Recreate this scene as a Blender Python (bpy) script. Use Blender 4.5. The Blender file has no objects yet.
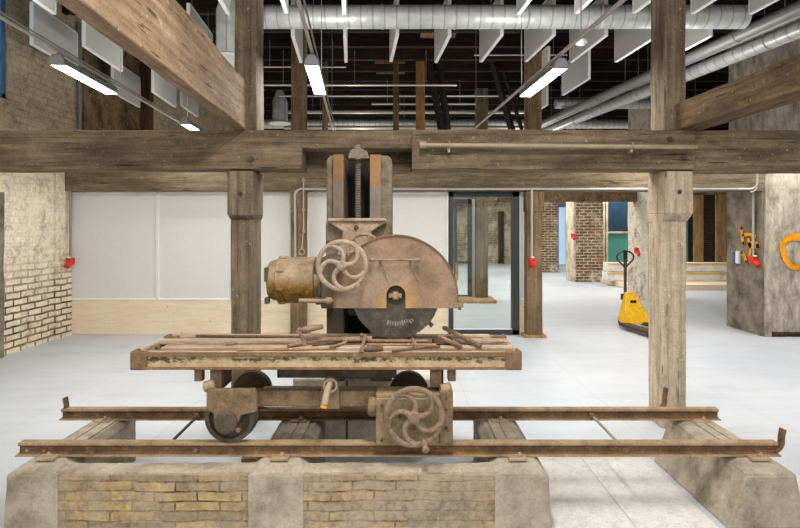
import bpy, bmesh, math, random
from mathutils import Vector, Matrix, noise as mnoise
random.seed(7)
PI = math.pi
sc = bpy.context.scene
COL = sc.collection
F = 533.0

def at(px, py, d):
    """point of the place seen at a pixel of the 800x528 frame, d metres in front of the lens"""
    return Vector(((px - 400) * d / F, d, 1.6 + (228 - py) * d / F))

def S(r, g, b):
    def f(c):
        c /= 255.0
        return c / 12.92 if c <= 0.04045 else ((c + 0.055) / 1.055) ** 2.4
    return (f(r), f(g), f(b), 1.0)

# ---------------------------------------------------------------- materials
class NT:
    def __init__(self, name):
        self.m = bpy.data.materials.new(name); self.m.use_nodes = True
        self.t = self.m.node_tree; self.t.nodes.clear()
        self.out = self.n('ShaderNodeOutputMaterial')
        self.p = self.n('ShaderNodeBsdfPrincipled')
        self.l(self.p.outputs[0], self.out.inputs[0])
        self.tc = self.n('ShaderNodeTexCoord').outputs['Object']
    def n(self, t, **kw):
        x = self.t.nodes.new(t)
        for k, v in kw.items(): setattr(x, k, v)
        return x
    def l(self, a, b): self.t.links.new(a, b)
    def mapping(self, scale, vec=None, loc=(0, 0, 0)):
        m = self.n('ShaderNodeMapping'); m.inputs['Scale'].default_value = scale; m.inputs['Location'].default_value = loc
        self.l(vec or self.tc, m.inputs[0]); return m.outputs[0]
    def noise(self, scale, detail=6, rough=.6, vec=None, dist=0):
        x = self.n('ShaderNodeTexNoise'); x.inputs['Scale'].default_value = scale
        x.inputs['Detail'].default_value = detail; x.inputs['Roughness'].default_value = rough
        x.inputs['Distortion'].default_value = dist
        self.l(vec or self.tc, x.inputs['Vector']); return x.outputs['Fac']
    def ramp(self, fac, stops):
        r = self.n('ShaderNodeValToRGB'); e = r.color_ramp.elements
        while len(e) < len(stops): e.new(.5)
        for q, (p, c) in zip(e, stops):
            q.position = p; q.color = c if not isinstance(c, (int, float)) else (c, c, c, 1)
        self.l(fac, r.inputs[0]); return r.outputs[0]
    def mix(self, fac, a, b, mode='MIX'):
        m = self.n('ShaderNodeMix', data_type='RGBA', blend_type=mode)
        for s, i in ((fac, 0), (a, 6), (b, 7)):
            if isinstance(s, (int, float)): m.inputs[i].default_value = s
            elif isinstance(s, tuple): m.inputs[i].default_value = s
            else: self.l(s, m.inputs[i])
        return m.outputs[2]
    def math(self, op, a, b=0.0):
        m = self.n('ShaderNodeMath', operation=op)
        for i, s in enumerate((a, b)):
            if isinstance(s, (int, float)): m.inputs[i].default_value = s
            else: self.l(s, m.inputs[i])
        return m.outputs[0]
    def bump(self, h, strength=.4, dist=.01):
        b = self.n('ShaderNodeBump'); b.inputs['Strength'].default_value = strength; b.inputs['Distance'].default_value = dist
        self.l(h, b.inputs['Height']); self.l(b.outputs[0], self.p.inputs['Normal'])
    def grit(self, col, lo=.66, hi=1.2, scale=48, big=9):
        a = self.noise(scale, 6, .75, self.mapping((1, 1, 1), loc=(7, 3, 5))); b = self.noise(big, 7, .7, self.mapping((1, 1, 1), loc=(1, 8, 4)))
        f = self.ramp(self.math('ADD', self.math('MULTIPLY', a, .55), self.math('MULTIPLY', b, .45)), [(.36, lo), (.5, 1.0), (.64, hi)])
        return self.mix(1.0, col, f, 'MULTIPLY')
    def done(self, col, rough=.8, metal=0.0, spec=.3):
        if isinstance(col, tuple): self.p.inputs['Base Color'].default_value = col
        else: self.l(col, self.p.inputs['Base Color'])
        if isinstance(rough, (int, float)): self.p.inputs['Roughness'].default_value = rough
        else: self.l(rough, self.p.inputs['Roughness'])
        self.p.inputs['Metallic'].default_value = metal
        self.p.inputs['Specular IOR Level'].default_value = spec
        return self.m

def plain(name, c, rough=.6, metal=0.0, spec=.3, var=.12, scale=6):
    t = NT(name); f = t.noise(scale, 5)
    d = tuple(x * (1 - var) for x in c[:3]) + (1,); e = tuple(min(1, x * (1 + var)) for x in c[:3]) + (1,)
    return t.done(t.ramp(f, [(.3, d), (.7, e)]), rough, metal, spec)

def wood(name, dark, mid, light, axis='X', stain=None, bump=.5, rough=.85, fine=1.0):
    t = NT(name)
    a = 0.9; b = 13 * fine
    sca = {'X': (a, b, b), 'Y': (b, a, b), 'Z': (b, b, a)}[axis]
    v = t.mapping(sca)
    g = t.noise(1.6, 9, .65, v, .4)
    big = t.noise(2.3, 5, .6, t.mapping({'X': (.5, 2, 2), 'Y': (2, .5, 2), 'Z': (2, 2, .5)}[axis]))
    col = t.ramp(g, [(.3, dark), (.5, mid), (.72, light)])
    st = stain or tuple(x * .55 for x in dark[:3]) + (1,)
    col = t.mix(t.ramp(big, [(.42, 0.0), (.68, .75)]), col, st)
    sp = t.noise(38, 3, .5)
    col = t.mix(t.ramp(sp, [(.66, 0.0), (.74, .55)]), col, tuple(min(1, x * 1.6) for x in light[:3]) + (1,))
    cr = t.noise(2.2, 2, .5, t.mapping(tuple(q * 1.3 for q in sca)))
    crack = t.ramp(cr, [(.66, 0.0), (.7, .8)])
    col = t.mix(crack, col, tuple(x * .3 for x in dark[:3]) + (1,))
    col = t.grit(col, .68, 1.16, 60, 14)
    t.bump(t.math('SUBTRACT', g, t.math('MULTIPLY', crack, .5)), bump, .012)
    return t.done(col, rough, 0, .2)

def rust(name, base, dark, orange, pale, rough=.75, metal=.0, amt=.5, bump=.35, scale=1.0):
    t = NT(name)
    a = t.noise(9 * scale, 8, .7); b = t.noise(26 * scale, 6, .7, t.mapping((1, 1, 1), loc=(4, 2, 1))); c = t.noise(3.1 * scale, 5, .6, t.mapping((1, 1, 1), loc=(9, 1, 5)))
    col = t.ramp(a, [(.3, dark), (.52, base), (.75, base)])
    col = t.mix(t.ramp(c, [(.45, 0.0), (.66, amt)]), col, orange)
    col = t.mix(t.ramp(b, [(.55, 0.0), (.75, .6)]), col, pale)
    col = t.mix(t.ramp(b, [(.25, .7), (.36, 0.0)]), col, tuple(x * .5 for x in dark[:3]) + (1,))
    col = t.grit(col, .62, 1.2, 70, 16)
    t.bump(b, bump, .004)
    return t.done(col, rough, metal, .35)

def concrete(name, base, dark, light, rough=.9, scale=1.0, vertical=False, bump=.5):
    t = NT(name)
    v = t.mapping((3.5, 3.5, 1.1)) if vertical else t.tc
    a = t.noise(3 * scale, 9, .68, v); b = t.noise(45 * scale, 5, .7); c = t.noise(1.7 * scale, 6, .6, t.mapping((1, 1, 1), loc=(3, 7, 2)))
    col = t.ramp(a, [(.32, dark), (.5, base), (.7, light)])
    col = t.mix(t.ramp(c, [(.5, 0.0), (.72, .6)]), col, dark)
    col = t.mix(t.ramp(b, [(.28, .6), (.38, 0.0)]), col, tuple(x * .5 for x in dark[:3]) + (1,))
    col = t.grit(col, .72, 1.14, 60, 11)
    t.bump(b, bump, .006)
    return t.done(col, rough, 0, .2)

def brick(name, c1, c2, mortar, wash, wash_amt, dark, bw=.22, rh=.065, low=None, fade=.6, ms=.007, stain=.58):
    """bricks laid on vertical faces of any direction, partly under old wash"""
    t = NT(name)
    s = t.n('ShaderNodeSeparateXYZ'); t.l(t.tc, s.inputs[0])
    cmb = t.n('ShaderNodeCombineXYZ'); t.l(t.math('ADD', s.outputs[0], s.outputs[1]), cmb.inputs[0]); t.l(s.outputs[2], cmb.inputs[1])
    wv = t.n('ShaderNodeTexNoise'); wv.inputs['Scale'].default_value = 5; wv.inputs['Detail'].default_value = 5; t.l(t.tc, wv.inputs['Vector'])
    dv = t.n('ShaderNodeVectorMath', operation='SCALE'); t.l(wv.outputs['Color'], dv.inputs[0]); dv.inputs['Scale'].default_value = .034
    av = t.n('ShaderNodeVectorMath', operation='ADD'); t.l(cmb.outputs[0], av.inputs[0]); t.l(dv.outputs[0], av.inputs[1])
    b = t.n('ShaderNodeTexBrick')
    b.inputs['Scale'].default_value = 1; b.inputs['Brick Width'].default_value = bw; b.inputs['Row Height'].default_value = rh
    b.inputs['Mortar Size'].default_value = ms; b.inputs['Mortar Smooth'].default_value = .3
    b.inputs['Color1'].default_value = c1; b.inputs['Color2'].default_value = c2; t.l(t.mix(t.ramp(t.noise(3.3, 6, .7, t.mapping((1, 1, 1), loc=(2, 6, 1))), [(.4, 0.0), (.62, fade)]), mortar, c1), b.inputs['Mortar'])
    t.l(av.outputs[0], b.inputs['Vector'])
    n1 = t.noise(1.9, 9, .68); n2 = t.noise(18, 7, .7); n3 = t.noise(4.2, 8, .7, t.mapping((1, 1, 1), loc=(5, 3, 8)))
    col = t.mix(t.ramp(n2, [(.35, 0.0), (.75, .55)]), b.outputs['Color'], dark)
    washf = t.ramp(t.math('ADD', t.math('MULTIPLY', n1, .7), t.math('MULTIPLY', n2, .3)), [(.5 - wash_amt * .22 - .04, 0.0), (.5 - wash_amt * .22 + .06, .92)]) if wash_amt else None
    if washf is not None:
        if low is not None:
            mr = t.n('ShaderNodeMapRange'); t.l(t.math('ADD', s.outputs[2], t.math('MULTIPLY', n3, .7)), mr.inputs[0])
            mr.inputs[1].default_value = low[0]; mr.inputs[2].default_value = low[1]
            mortar_keep = t.math('MULTIPLY', b.outputs['Fac'], t.math('SUBTRACT', 1.0, mr.outputs[0]))
            washf = t.math('MULTIPLY', washf, t.math('SUBTRACT', 1.0, mortar_keep))
            hi = t.n('ShaderNodeMapRange'); t.l(t.math('ADD', s.outputs[2], t.math('MULTIPLY', n3, .8)), hi.inputs[0])
            hi.inputs[1].default_value = low[2]; hi.inputs[2].default_value = low[3]; hi.inputs[3].default_value = 1; hi.inputs[4].default_value = low[4]
            washf = t.math('MULTIPLY', washf, hi.outputs[0])
        col = t.mix(washf, col, wash)
    col = t.mix(t.ramp(n3, [(stain, 0.0), (stain + .16, .75)]), col, dark)
    col = t.grit(col, .56, 1.22, 30, 5)
    h = t.math('SUBTRACT', t.math('MULTIPLY', n2, .6), t.math('MULTIPLY', b.outputs['Fac'], .8))
    t.bump(h, .6, .015)
    return t.done(col, .92, 0, .15)

def emit(name, c, s):
    t = NT(name); t.p.inputs['Emission Color'].default_value = c; t.p.inputs['Emission Strength'].default_value = s
    return t.done(c, .5)

def glass(name, tint, gloss=.08):
    m = bpy.data.materials.new(name); m.use_nodes = True; n = m.node_tree.nodes; l = m.node_tree.links; n.clear()
    o = n.new('ShaderNodeOutputMaterial'); a = n.new('ShaderNodeBsdfTransparent'); g = n.new('ShaderNodeBsdfGlossy'); x = n.new('ShaderNodeMixShader')
    a.inputs[0].default_value = tint; g.inputs['Roughness'].default_value = .02; x.inputs[0].default_value = gloss
    l.new(a.outputs[0], x.inputs[1]); l.new(g.outputs[0], x.inputs[2]); l.new(x.outputs[0], o.inputs[0]); return m

def floor_mat():
    t = NT('polished_concrete')
    a = t.noise(.55, 8, .6); b = t.noise(2.4, 9, .7, t.mapping((.35, 1.6, 1))); c = t.noise(60, 3, .6)
    col = t.ramp(a, [(.35, S(179, 183, 189)), (.5, S(188, 191, 195)), (.68, S(196, 197, 198))])
    col = t.mix(t.ramp(b, [(.5, 0.0), (.75, .5)]), col, S(166, 170, 175))
    col = t.mix(t.ramp(c, [(.66, 0.0), (.8, .3)]), col, S(150, 150, 150))
    br = t.n('ShaderNodeTexBrick'); t.l(t.mapping((1, 1, 1), loc=(.62, .3, 0)), br.inputs['Vector'])
    br.inputs['Scale'].default_value = 1; br.inputs['Brick Width'].default_value = 1.24; br.inputs['Row Height'].default_value = 2.5
    br.inputs['Mortar Size'].default_value = .003; br.offset = 0
    col = t.mix(t.math('MULTIPLY', br.outputs['Fac'], .3), col, S(120, 118, 112))
    return t.done(col, t.ramp(b, [(.3, .38), (.7, .6)]), 0, .35)

def galv(name, c, rough=.35, rings=.12, axis='X'):
    t = NT(name)
    w = t.n('ShaderNodeTexWave', bands_direction=axis); w.inputs['Scale'].default_value = 1 / rings * .32; w.inputs['Distortion'].default_value = .1
    t.l(t.tc, w.inputs['Vector'])
    a = t.noise(8, 5)
    col = t.ramp(a, [(.35, tuple(x * .8 for x in c[:3]) + (1,)), (.65, c)])
    col = t.mix(t.ramp(w.outputs['Fac'], [(.0, .75), (.06, 0.0)]), col, tuple(x * .4 for x in c[:3]) + (1,))
    t.bump(w.outputs['Fac'], .25, .01)
    return t.done(col, rough, .35, .5)

M = {}
M['floor'] = floor_mat()
M['wall_left'] = brick('washed_brick_left', S(180, 152, 114), S(132, 108, 78), S(84, 70, 52), S(230, 218, 194), 1.25, S(104, 84, 60), low=(1.0, 1.6, 2.35, 2.9, .42), bw=.27, rh=.088, ms=.015, fade=.75, stain=.55)
M['wall_far'] = brick('pale_brick_far', S(160, 132, 102), S(120, 94, 70), S(190, 176, 150), S(206, 190, 160), .05, S(78, 62, 46), bw=.3, rh=.1, ms=.014)
M['pier_far'] = brick('brown_brick_pier', S(146, 112, 82), S(104, 76, 54), S(214, 202, 178), S(216, 202, 176), -.25, S(74, 56, 42), bw=.24, rh=.09, ms=.018)
M['pier_b'] = brick('grey_washed_brick', S(150, 132, 112), S(118, 98, 80), S(104, 92, 78), S(200, 190, 172), .35, S(88, 76, 62), ms=.01)
M['dark_brick'] = brick('dark_brick', S(70, 54, 42), S(52, 40, 32), S(96, 82, 66), S(120, 100, 80), 0, S(36, 28, 22))
M['darker_bay_brick'] = brick('darker_bay_brick', S(110, 88, 62), S(82, 64, 46), S(60, 48, 36), S(146, 122, 90), .2, S(48, 38, 28), stain=.5)
M['infill'] = brick('plinth_brick', S(190, 162, 116), S(146, 128, 102), S(66, 55, 42), S(160, 146, 124), .05, S(112, 98, 78), bw=.235, rh=.053, ms=.0055, fade=.95)
M['concrete'] = concrete('weathered_concrete', S(166, 154, 136), S(116, 104, 88), S(190, 178, 160))
M['crown'] = concrete('dusty_mortar', S(176, 162, 142), S(122, 108, 90), S(196, 184, 164))
M['block'] = concrete('grey_foundation', S(234, 226, 212), S(204, 194, 178), S(242, 236, 224))
M['pier'] = concrete('board_marked_concrete', S(168, 158, 142), S(118, 106, 92), S(206, 196, 178), vertical=True, bump=.35)
M['pier_side'] = concrete('grimy_plaster', S(128, 117, 102), S(76, 68, 58), S(158, 146, 128), bump=.9)
M['pier_plain'] = concrete('pale_plaster', S(200, 186, 162), S(150, 132, 108), S(222, 210, 190))
M['beam'] = wood('old_oak_beam', S(84, 70, 54), S(122, 105, 83), S(152, 133, 108), 'X', S(66, 54, 42), fine=1.3)
M['beam_rear'] = wood('grey_oak_beam', S(96, 82, 64), S(128, 112, 90), S(152, 136, 112), 'X', S(86, 66, 46))
M['tie_l'] = wood('pale_oak_tie', S(108, 86, 64), S(146, 122, 96), S(176, 152, 124), 'Y', S(104, 80, 58), fine=1.2)
M['tie_r'] = wood('brown_oak_tie', S(72, 54, 38), S(110, 88, 64), S(146, 122, 94), 'Y', S(64, 48, 34))
M['post'] = wood('old_oak_post', S(90, 78, 62), S(128, 112, 91), S(158, 141, 117), 'Z', S(68, 57, 45), fine=1.3)
M['post_pale'] = wood('pale_limed_post', S(146, 128, 106), S(188, 171, 146), S(210, 195, 172), 'Z', S(150, 130, 106), bump=.45, fine=1.3)
M['post_rear'] = wood('rear_oak_post', S(98, 78, 56), S(136, 112, 84), S(160, 136, 106), 'Z', S(76, 58, 40))
M['stud_orange'] = wood('new_timber_stud', S(110, 78, 46), S(142, 104, 64), S(160, 120, 78), 'Z', S(96, 66, 38))
M['stud'] = wood('brown_stud', S(66, 50, 36), S(94, 74, 54), S(116, 92, 70), 'Z')
M['dark_timber'] = plain('dark_timber', S(34, 28, 24), .9, var=.3)
M['ceiling'] = plain('black_ceiling', S(20, 17, 15), .95, var=.4, spec=.05)
M['joist'] = wood('dark_joist', S(26, 20, 16), S(40, 31, 24), S(56, 44, 34), 'X')
M['roof_board'] = wood('warm_roof_board', S(92, 66, 42), S(116, 86, 56), S(138, 104, 70), 'Y')
M['panel'] = plain('grey_fabric_panel', S(221, 219, 213), .9, var=.03, scale=40)
M['trim'] = plain('white_trim', S(236, 236, 232), .5, var=.02)
def plywood():
    t = NT('pine_plywood'); g = t.noise(2, 6, .6, t.mapping((1.2, 6, 9)), 1.2); k = t.noise(17, 2, .4, t.mapping((1, 1, .8)))
    col = t.ramp(g, [(.3, S(226, 204, 170)), (.55, S(236, 218, 188)), (.75, S(242, 227, 202))])
    col = t.mix(t.ramp(k, [(.70, 0.0), (.76, .8)]), col, S(166, 120, 72))
    return t.done(col, .65)
M['ply'] = plywood()
M['osb'] = wood('tan_board', S(150, 118, 76), S(182, 148, 100), S(200, 168, 122), 'Z')
M['door_frame'] = plain('charcoal_aluminium', S(62, 66, 68), .45, .3, .4, var=.05)
M['glass'] = glass('clear_glass', (.93, .96, .95, 1), .035)
M['pale'] = plain('white_baffle_felt', S(198, 197, 193), .9, var=.02, scale=30)
M['baffle_edge'] = plain('white_baffle_edge', S(238, 238, 234), .7, var=.02)
M['galv'] = galv('galvanised_spiral', S(212, 214, 212), .38, .14, 'X')
M['galv_y'] = galv('galvanised_spiral_long', S(200, 202, 200), .38, .16, 'Y')
M['grey_duct'] = plain('grey_duct_wrap', S(140, 140, 138), .5, .4, .4, var=.08)
M['conduit'] = plain('grey_conduit', S(182, 178, 168), .45, .3, .4, var=.05)
M['pipe'] = plain('dusty_pipe', S(166, 148, 124), .6, .2, .3, var=.12)
M['lamp_body'] = plain('grey_lamp_body', S(150, 152, 152), .4, .5, .4, var=.05)
M['lamp'] = emit('lamp_diffuser', (1.0, .985, .95, 1), 9)
M['red'] = plain('red_plastic', S(206, 52, 32), .4, var=.08)
M['blue'] = plain('blue_plastic', S(60, 96, 140), .4, var=.08)
M['white'] = plain('white_plastic', S(232, 232, 228), .5, var=.03)
M['black'] = plain('black_rubber', S(28, 27, 26), .7, var=.2)
M['orange'] = plain('orange_spray', S(232, 152, 26), .85, var=.25, scale=14)
M['teal'] = plain('teal_panel', S(76, 146, 138), .6, var=.05)
M['teal_dark'] = plain('dark_blue_window', S(40, 66, 82), .25, var=.15)
M['blue_frame'] = plain('blue_window_frame', S(70, 112, 150), .5, var=.12)
M['sky'] = emit('daylight_pane', (.5, .72, .92, 1), .42)
M['white_beam'] = concrete('white_painted_timber', S(226, 220, 208), S(200, 190, 172), S(238, 234, 226))
M['pale_tint'] = concrete('pale_floor_tint', S(204, 200, 193), S(194, 190, 183), S(211, 208, 202), bump=.1)
M['yellow_line'] = plain('yellow_strip', S(214, 180, 90), .6)
# machine
M['rail'] = rust('rusty_rail', S(112, 84, 58), S(64, 48, 36), S(140, 104, 60), S(172, 150, 120))
M['rail_top'] = rust('dusty_rail_head', S(162, 138, 110), S(126, 100, 74), S(146, 112, 76), S(192, 172, 146))
M['clip'] = rust('dusty_clip', S(170, 148, 122), S(128, 104, 80), S(150, 112, 74), S(196, 178, 152))
def chan_mat():
    t = NT('pitted_channel'); a = t.noise(11, 7, .7); p = t.noise(24, 5, .75, t.mapping((1, 1, 1.6))); q = t.noise(5, 3, .5)
    col = t.ramp(a, [(.3, S(146, 118, 86)), (.5, S(182, 156, 122)), (.7, S(198, 176, 144))])
    s = t.n('ShaderNodeSeparateXYZ'); t.l(t.tc, s.inputs[0])
    band = t.ramp(t.math('ABSOLUTE', t.math('SUBTRACT', s.outputs[2], .478)), [(.0, .16), (.03, 0.0)])
    pit = t.ramp(t.math('ADD', t.math('ADD', t.math('MULTIPLY', p, .8), t.math('MULTIPLY', q, .2)), band), [(.6, 0.0), (.68, .9)])
    col = t.mix(pit, col, S(72, 52, 34)); col = t.grit(col, .7, 1.14, 80, 20)
    t.bump(p, .3, .004); return t.done(col, .8, 0, .2)
M['chan'] = chan_mat()
M['deck_worn'] = wood('worn_deck_plank', S(96, 74, 54), S(138, 112, 86), S(172, 148, 120), 'X', S(86, 64, 46), bump=.4)
M['lip'] = rust('brown_channel_lip', S(122, 94, 68), S(84, 62, 44), S(132, 98, 64), S(164, 138, 110))
M['deck'] = wood('dusty_deck_plank', S(150, 126, 100), S(194, 172, 146), S(214, 196, 174), 'X', S(140, 114, 88), bump=.4)
M['iron_dark'] = rust('dark_iron', S(84, 74, 60), S(46, 40, 33), S(92, 72, 46), S(124, 112, 92))
M['iron_mid'] = rust('dusty_iron', S(124, 104, 78), S(78, 62, 46), S(124, 90, 52), S(164, 146, 118))
M['gear'] = rust('gear_casing', S(140, 121, 90), S(80, 67, 49), S(132, 108, 68), S(184, 167, 140))
M['wheel'] = rust('dusty_handwheel', S(156, 136, 115), S(110, 92, 74), S(138, 112, 88), S(186, 168, 146), bump=.15)
M['wheel2'] = rust('brown_handwheel', S(132, 110, 90), S(92, 75, 60), S(124, 98, 74), S(160, 142, 120), bump=.15)
def guard_mat():
    t = NT('pinkish_rust_guard')
    a = t.noise(4, 9, .7); b = t.noise(30, 6, .7)
    col = t.ramp(a, [(.3, S(112, 88, 68)), (.5, S(144, 118, 95)), (.7, S(164, 140, 117))])
    col = t.mix(t.ramp(b, [(.58, 0.0), (.76, .6)]), col, S(112, 76, 52))
    g = t.n('ShaderNodeVectorMath', operation='DISTANCE'); t.l(t.tc, g.inputs[0]); g.inputs[1].default_value = (.27, -.8, .64)
    near = t.ramp(t.math('ADD', g.outputs['Value'], t.math('MULTIPLY', a, .16)), [(.14, .8), (.24, 0.0)])
    col = t.mix(near, col, S(184, 144, 74))
    col = t.grit(col, .7, 1.12, 55, 12)
    t.bump(b, .2, .003)
    return t.done(col, .65, .1, .35)
M['guard'] = guard_mat()
M['guard_edge'] = rust('guard_rim', S(120, 88, 62), S(84, 60, 42), S(140, 98, 56), S(150, 120, 92))
def motor_mat():
    t = NT('oil_stained_motor')
    a = t.noise(7, 8, .7); b = t.noise(28, 6, .7)
    s = t.n('ShaderNodeSeparateXYZ'); t.l(t.tc, s.inputs[0])
    col = t.ramp(a, [(.3, S(112, 92, 72)), (.5, S(152, 128, 102)), (.7, S(174, 152, 126))])
    low = t.ramp(t.math('ADD', t.math('MULTIPLY', s.outputs[2], -2.2), t.math('MULTIPLY', a, .5)), [(.0, 0.0), (.2, 0.0), (.34, .95)])
    m2 = t.n('ShaderNodeMapRange'); t.l(t.math('ADD', s.outputs[2], t.math('MULTIPLY', a, -.18)), m2.inputs[0])
    m2.inputs[1].default_value = .685; m2.inputs[2].default_value = .635
    col = t.mix(m2.outputs[0], col, t.ramp(b, [(.35, S(82, 62, 28)), (.6, S(150, 114, 48))]))
    col = t.grit(col, .62, 1.15, 50, 12)
    t.bump(b, .3, .004)
    return t.done(col, .6, .1, .35)
M['motor'] = motor_mat()
M['cast'] = rust('grey_casting', S(122, 110, 93), S(76, 67, 55), S(108, 92, 70), S(160, 146, 124))
M['cast_dark'] = rust('dark_casting', S(82, 72, 58), S(52, 44, 35), S(96, 80, 54), S(134, 120, 98))
def way_mat():
    t = NT('worn_slideway'); a = t.noise(5, 7, .65, t.mapping((1, 1, .6)))
    s = t.n('ShaderNodeSeparateXYZ'); t.l(t.tc, s.inputs[0])
    mr = t.n('ShaderNodeMapRange'); t.l(t.math('ADD', s.outputs[2], t.math('MULTIPLY', a, .25)), mr.inputs[0]); mr.inputs[1].default_value = 1.50; mr.inputs[2].default_value = 1.54
    o = t.ramp(a, [(.35, S(118, 84, 52)), (.6, S(146, 108, 68))]); g = t.ramp(a, [(.35, S(104, 92, 82)), (.6, S(128, 114, 100))])
    return t.done(t.mix(mr.outputs[0], g, o), .5, .3, .4)
M['way'] = way_mat()
M['blade'] = rust('dark_steel_blade', S(100, 94, 86), S(66, 61, 56), S(108, 96, 80), S(140, 132, 122), rough=.34, metal=.6, amt=.3, bump=.08, scale=.6)
M['hub'] = rust('blade_hub', S(150, 126, 98), S(100, 80, 60), S(150, 110, 66), S(184, 164, 136))
M['mark'] = plain('faded_white_mark', S(142, 138, 132), .7)
M['tool'] = rust('dusty_tool_iron', S(142, 120, 100), S(90, 72, 57), S(138, 104, 76), S(178, 158, 136))
M['tool_dark'] = rust('dark_tool_iron', S(96, 80, 66), S(60, 48, 38), S(112, 78, 50), S(140, 120, 98))
M['handle_wood'] = wood('handle_wood', S(130, 98, 70), S(168, 132, 100), S(190, 158, 126), 'X')
M['stake'] = wood('grey_stake', S(116, 94, 68), S(150, 126, 96), S(172, 148, 116), 'X')
M['truck'] = rust('yellow_truck_paint', S(240, 184, 20), S(214, 156, 14), S(226, 168, 16), S(246, 200, 60), rough=.45, amt=.4, bump=.05)
M['truck_dark'] = plain('dark_truck_steel', S(74, 62, 56), .5, .4, var=.15)

# ---------------------------------------------------------------- mesh building
class MB:
    def __init__(self): self.bm = bmesh.new()
    def face(self, vs):
        try: self.bm.faces.new(vs)
        except ValueError: pass
    def box(self, x0, x1, y0, y1, z0, z1):
        v = [self.bm.verts.new((x, y, z)) for x in (x0, x1) for y in (y0, y1) for z in (z0, z1)]
        for f in ((0, 1, 3, 2), (4, 6, 7, 5), (0, 4, 5, 1), (2, 3, 7, 6), (0, 2, 6, 4), (1, 5, 7, 3)): self.face([v[i] for i in f])
        return self
    def rbox(self, x0, x1, y0, y1, z0, z1, amp=.006, seg=.12, seed=0.0, taper=None):
        """rough-hewn box: gridded and pushed about"""
        n = [max(1, min(60, round(abs(b - a) / seg))) for a, b in ((x0, x1), (y0, y1), (z0, z1))]
        pt = {}
        def V(i, j, k):
            q = (i, j, k)
            if q not in pt:
                p = Vector((x0 + (x1 - x0) * i / n[0], y0 + (y1 - y0) * j / n[1], z0 + (z1 - z0) * k / n[2]))
                d = mnoise.noise_vector(p * 3.1 + Vector((seed, seed * 2, -seed))) * amp + mnoise.noise_vector(p * 11 + Vector((seed, 0, 3))) * amp * .5
                pt[q] = self.bm.verts.new(p + d)
            return pt[q]
        for a, b, c in ((0, 1, 2), (1, 2, 0), (2, 0, 1)):
            for side in (0, n[c]):
                for i in range(n[a]):
                    for j in range(n[b]):
                        q = []
                        for di, dj in ((0, 0), (1, 0), (1, 1), (0, 1)):
                            w = [0, 0, 0]; w[a] = i + di; w[b] = j + dj; w[c] = side; q.append(V(*w))
                        self.face(q if side else q[::-1])
        return self
    def hexa(self, p):
        """8 points: bottom ring of four then top ring of four"""
        v = [self.bm.verts.new(q) for q in p]
        for f in ((3, 2, 1, 0), (4, 5, 6, 7), (0, 1, 5, 4), (1, 2, 6, 5), (2, 3, 7, 6), (3, 0, 4, 7)): self.face([v[i] for i in f])
        return self
    def ring(self, c, u, w, r, n): return [self.bm.verts.new(c + (u * math.cos(2 * PI * i / n) + w * math.sin(2 * PI * i / n)) * r) for i in range(n)]
    def frame(self, d):
        d = d.normalized(); u = d.cross(Vector((0, 0, 1)))
        if u.length < 1e-4: u = Vector((1, 0, 0))
        u.normalize(); return u, d.cross(u)
    def cyl(self, p0, p1, r0, r1=None, n=16):
        p0 = Vector(p0); p1 = Vector(p1); u, w = self.frame(p1 - p0)
        a = self.ring(p0, u, w, r0, n); b = self.ring(p1, u, w, r0 if r1 is None else r1, n)
        for i in range(n): self.face([a[i], b[i], b[(i + 1) % n], a[(i + 1) % n]])
        self.face(a); self.face(b[::-1]); return self
    def tube(self, pts, r, n=8):
        pts = [Vector(p) for p in pts]; rings = []; u = None
        for i, p in enumerate(pts):
            d = (pts[min(i + 1, len(pts) - 1)] - pts[max(i - 1, 0)]).normalized()
            if u is None: u, w = self.frame(d)
            else:
                u = (u - d * u.dot(d)).normalized(); w = d.cross(u)
            rings.append(self.ring(p, u, w, r[i] if isinstance(r, (list, tuple)) else r, n))
        for a, b in zip(rings, rings[1:]):
            for i in range(n): self.face([a[i], b[i], b[(i + 1) % n], a[(i + 1) % n]])
        self.face(rings[0]); self.face(rings[-1][::-1]); return self
    def lathe(self, c, axis, prof, n=32):
        """prof: (distance along axis, radius)"""
        c = Vector(c); d = Vector(axis).normalized(); u, w = self.frame(d); rings = []
        for h, r in prof: rings.append(self.ring(c + d * h, u, w, max(r, 1e-4), n))
        for a, b in zip(rings, rings[1:]):
            for i in range(n): self.face([a[i], b[i], b[(i + 1) % n], a[(i + 1) % n]])
        self.face(rings[0]); self.face(rings[-1][::-1]); return self
    def torus(self, c, axis, R, r, n=36, m=10, flat=1.0):
        c = Vector(c); d = Vector(axis).normalized(); u, w = self.frame(d); rings = []
        for i in range(n):
            a = 2 * PI * i / n; e = u * math.cos(a) + w * math.sin(a)
            rings.append([self.bm.verts.new(c + e * (R + r * math.cos(2 * PI * j / m)) + d * (r * flat * math.sin(2 * PI * j / m))) for j in range(m)])
        for i in range(n):
            A = rings[i]; B = rings[(i + 1) % n]
            for j in range(m): self.face([A[j], B[j], B[(j + 1) % m], A[(j + 1) % m]])
        return self
    def prism(self, poly, y0, y1, plane='XZ'):
        def P(a, b, y): return {'XZ': (a, y, b), 'YZ': (y, a, b), 'XY': (a, b, y)}[plane]
        a = [self.bm.verts.new(P(p, q, y0)) for p, q in poly]; b = [self.bm.verts.new(P(p, q, y1)) for p, q in poly]
        k = len(a)
        for i in range(k): self.face([a[i], a[(i + 1) % k], b[(i + 1) % k], b[i]])
        self.face(a[::-1]); self.face(b); return self
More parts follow.
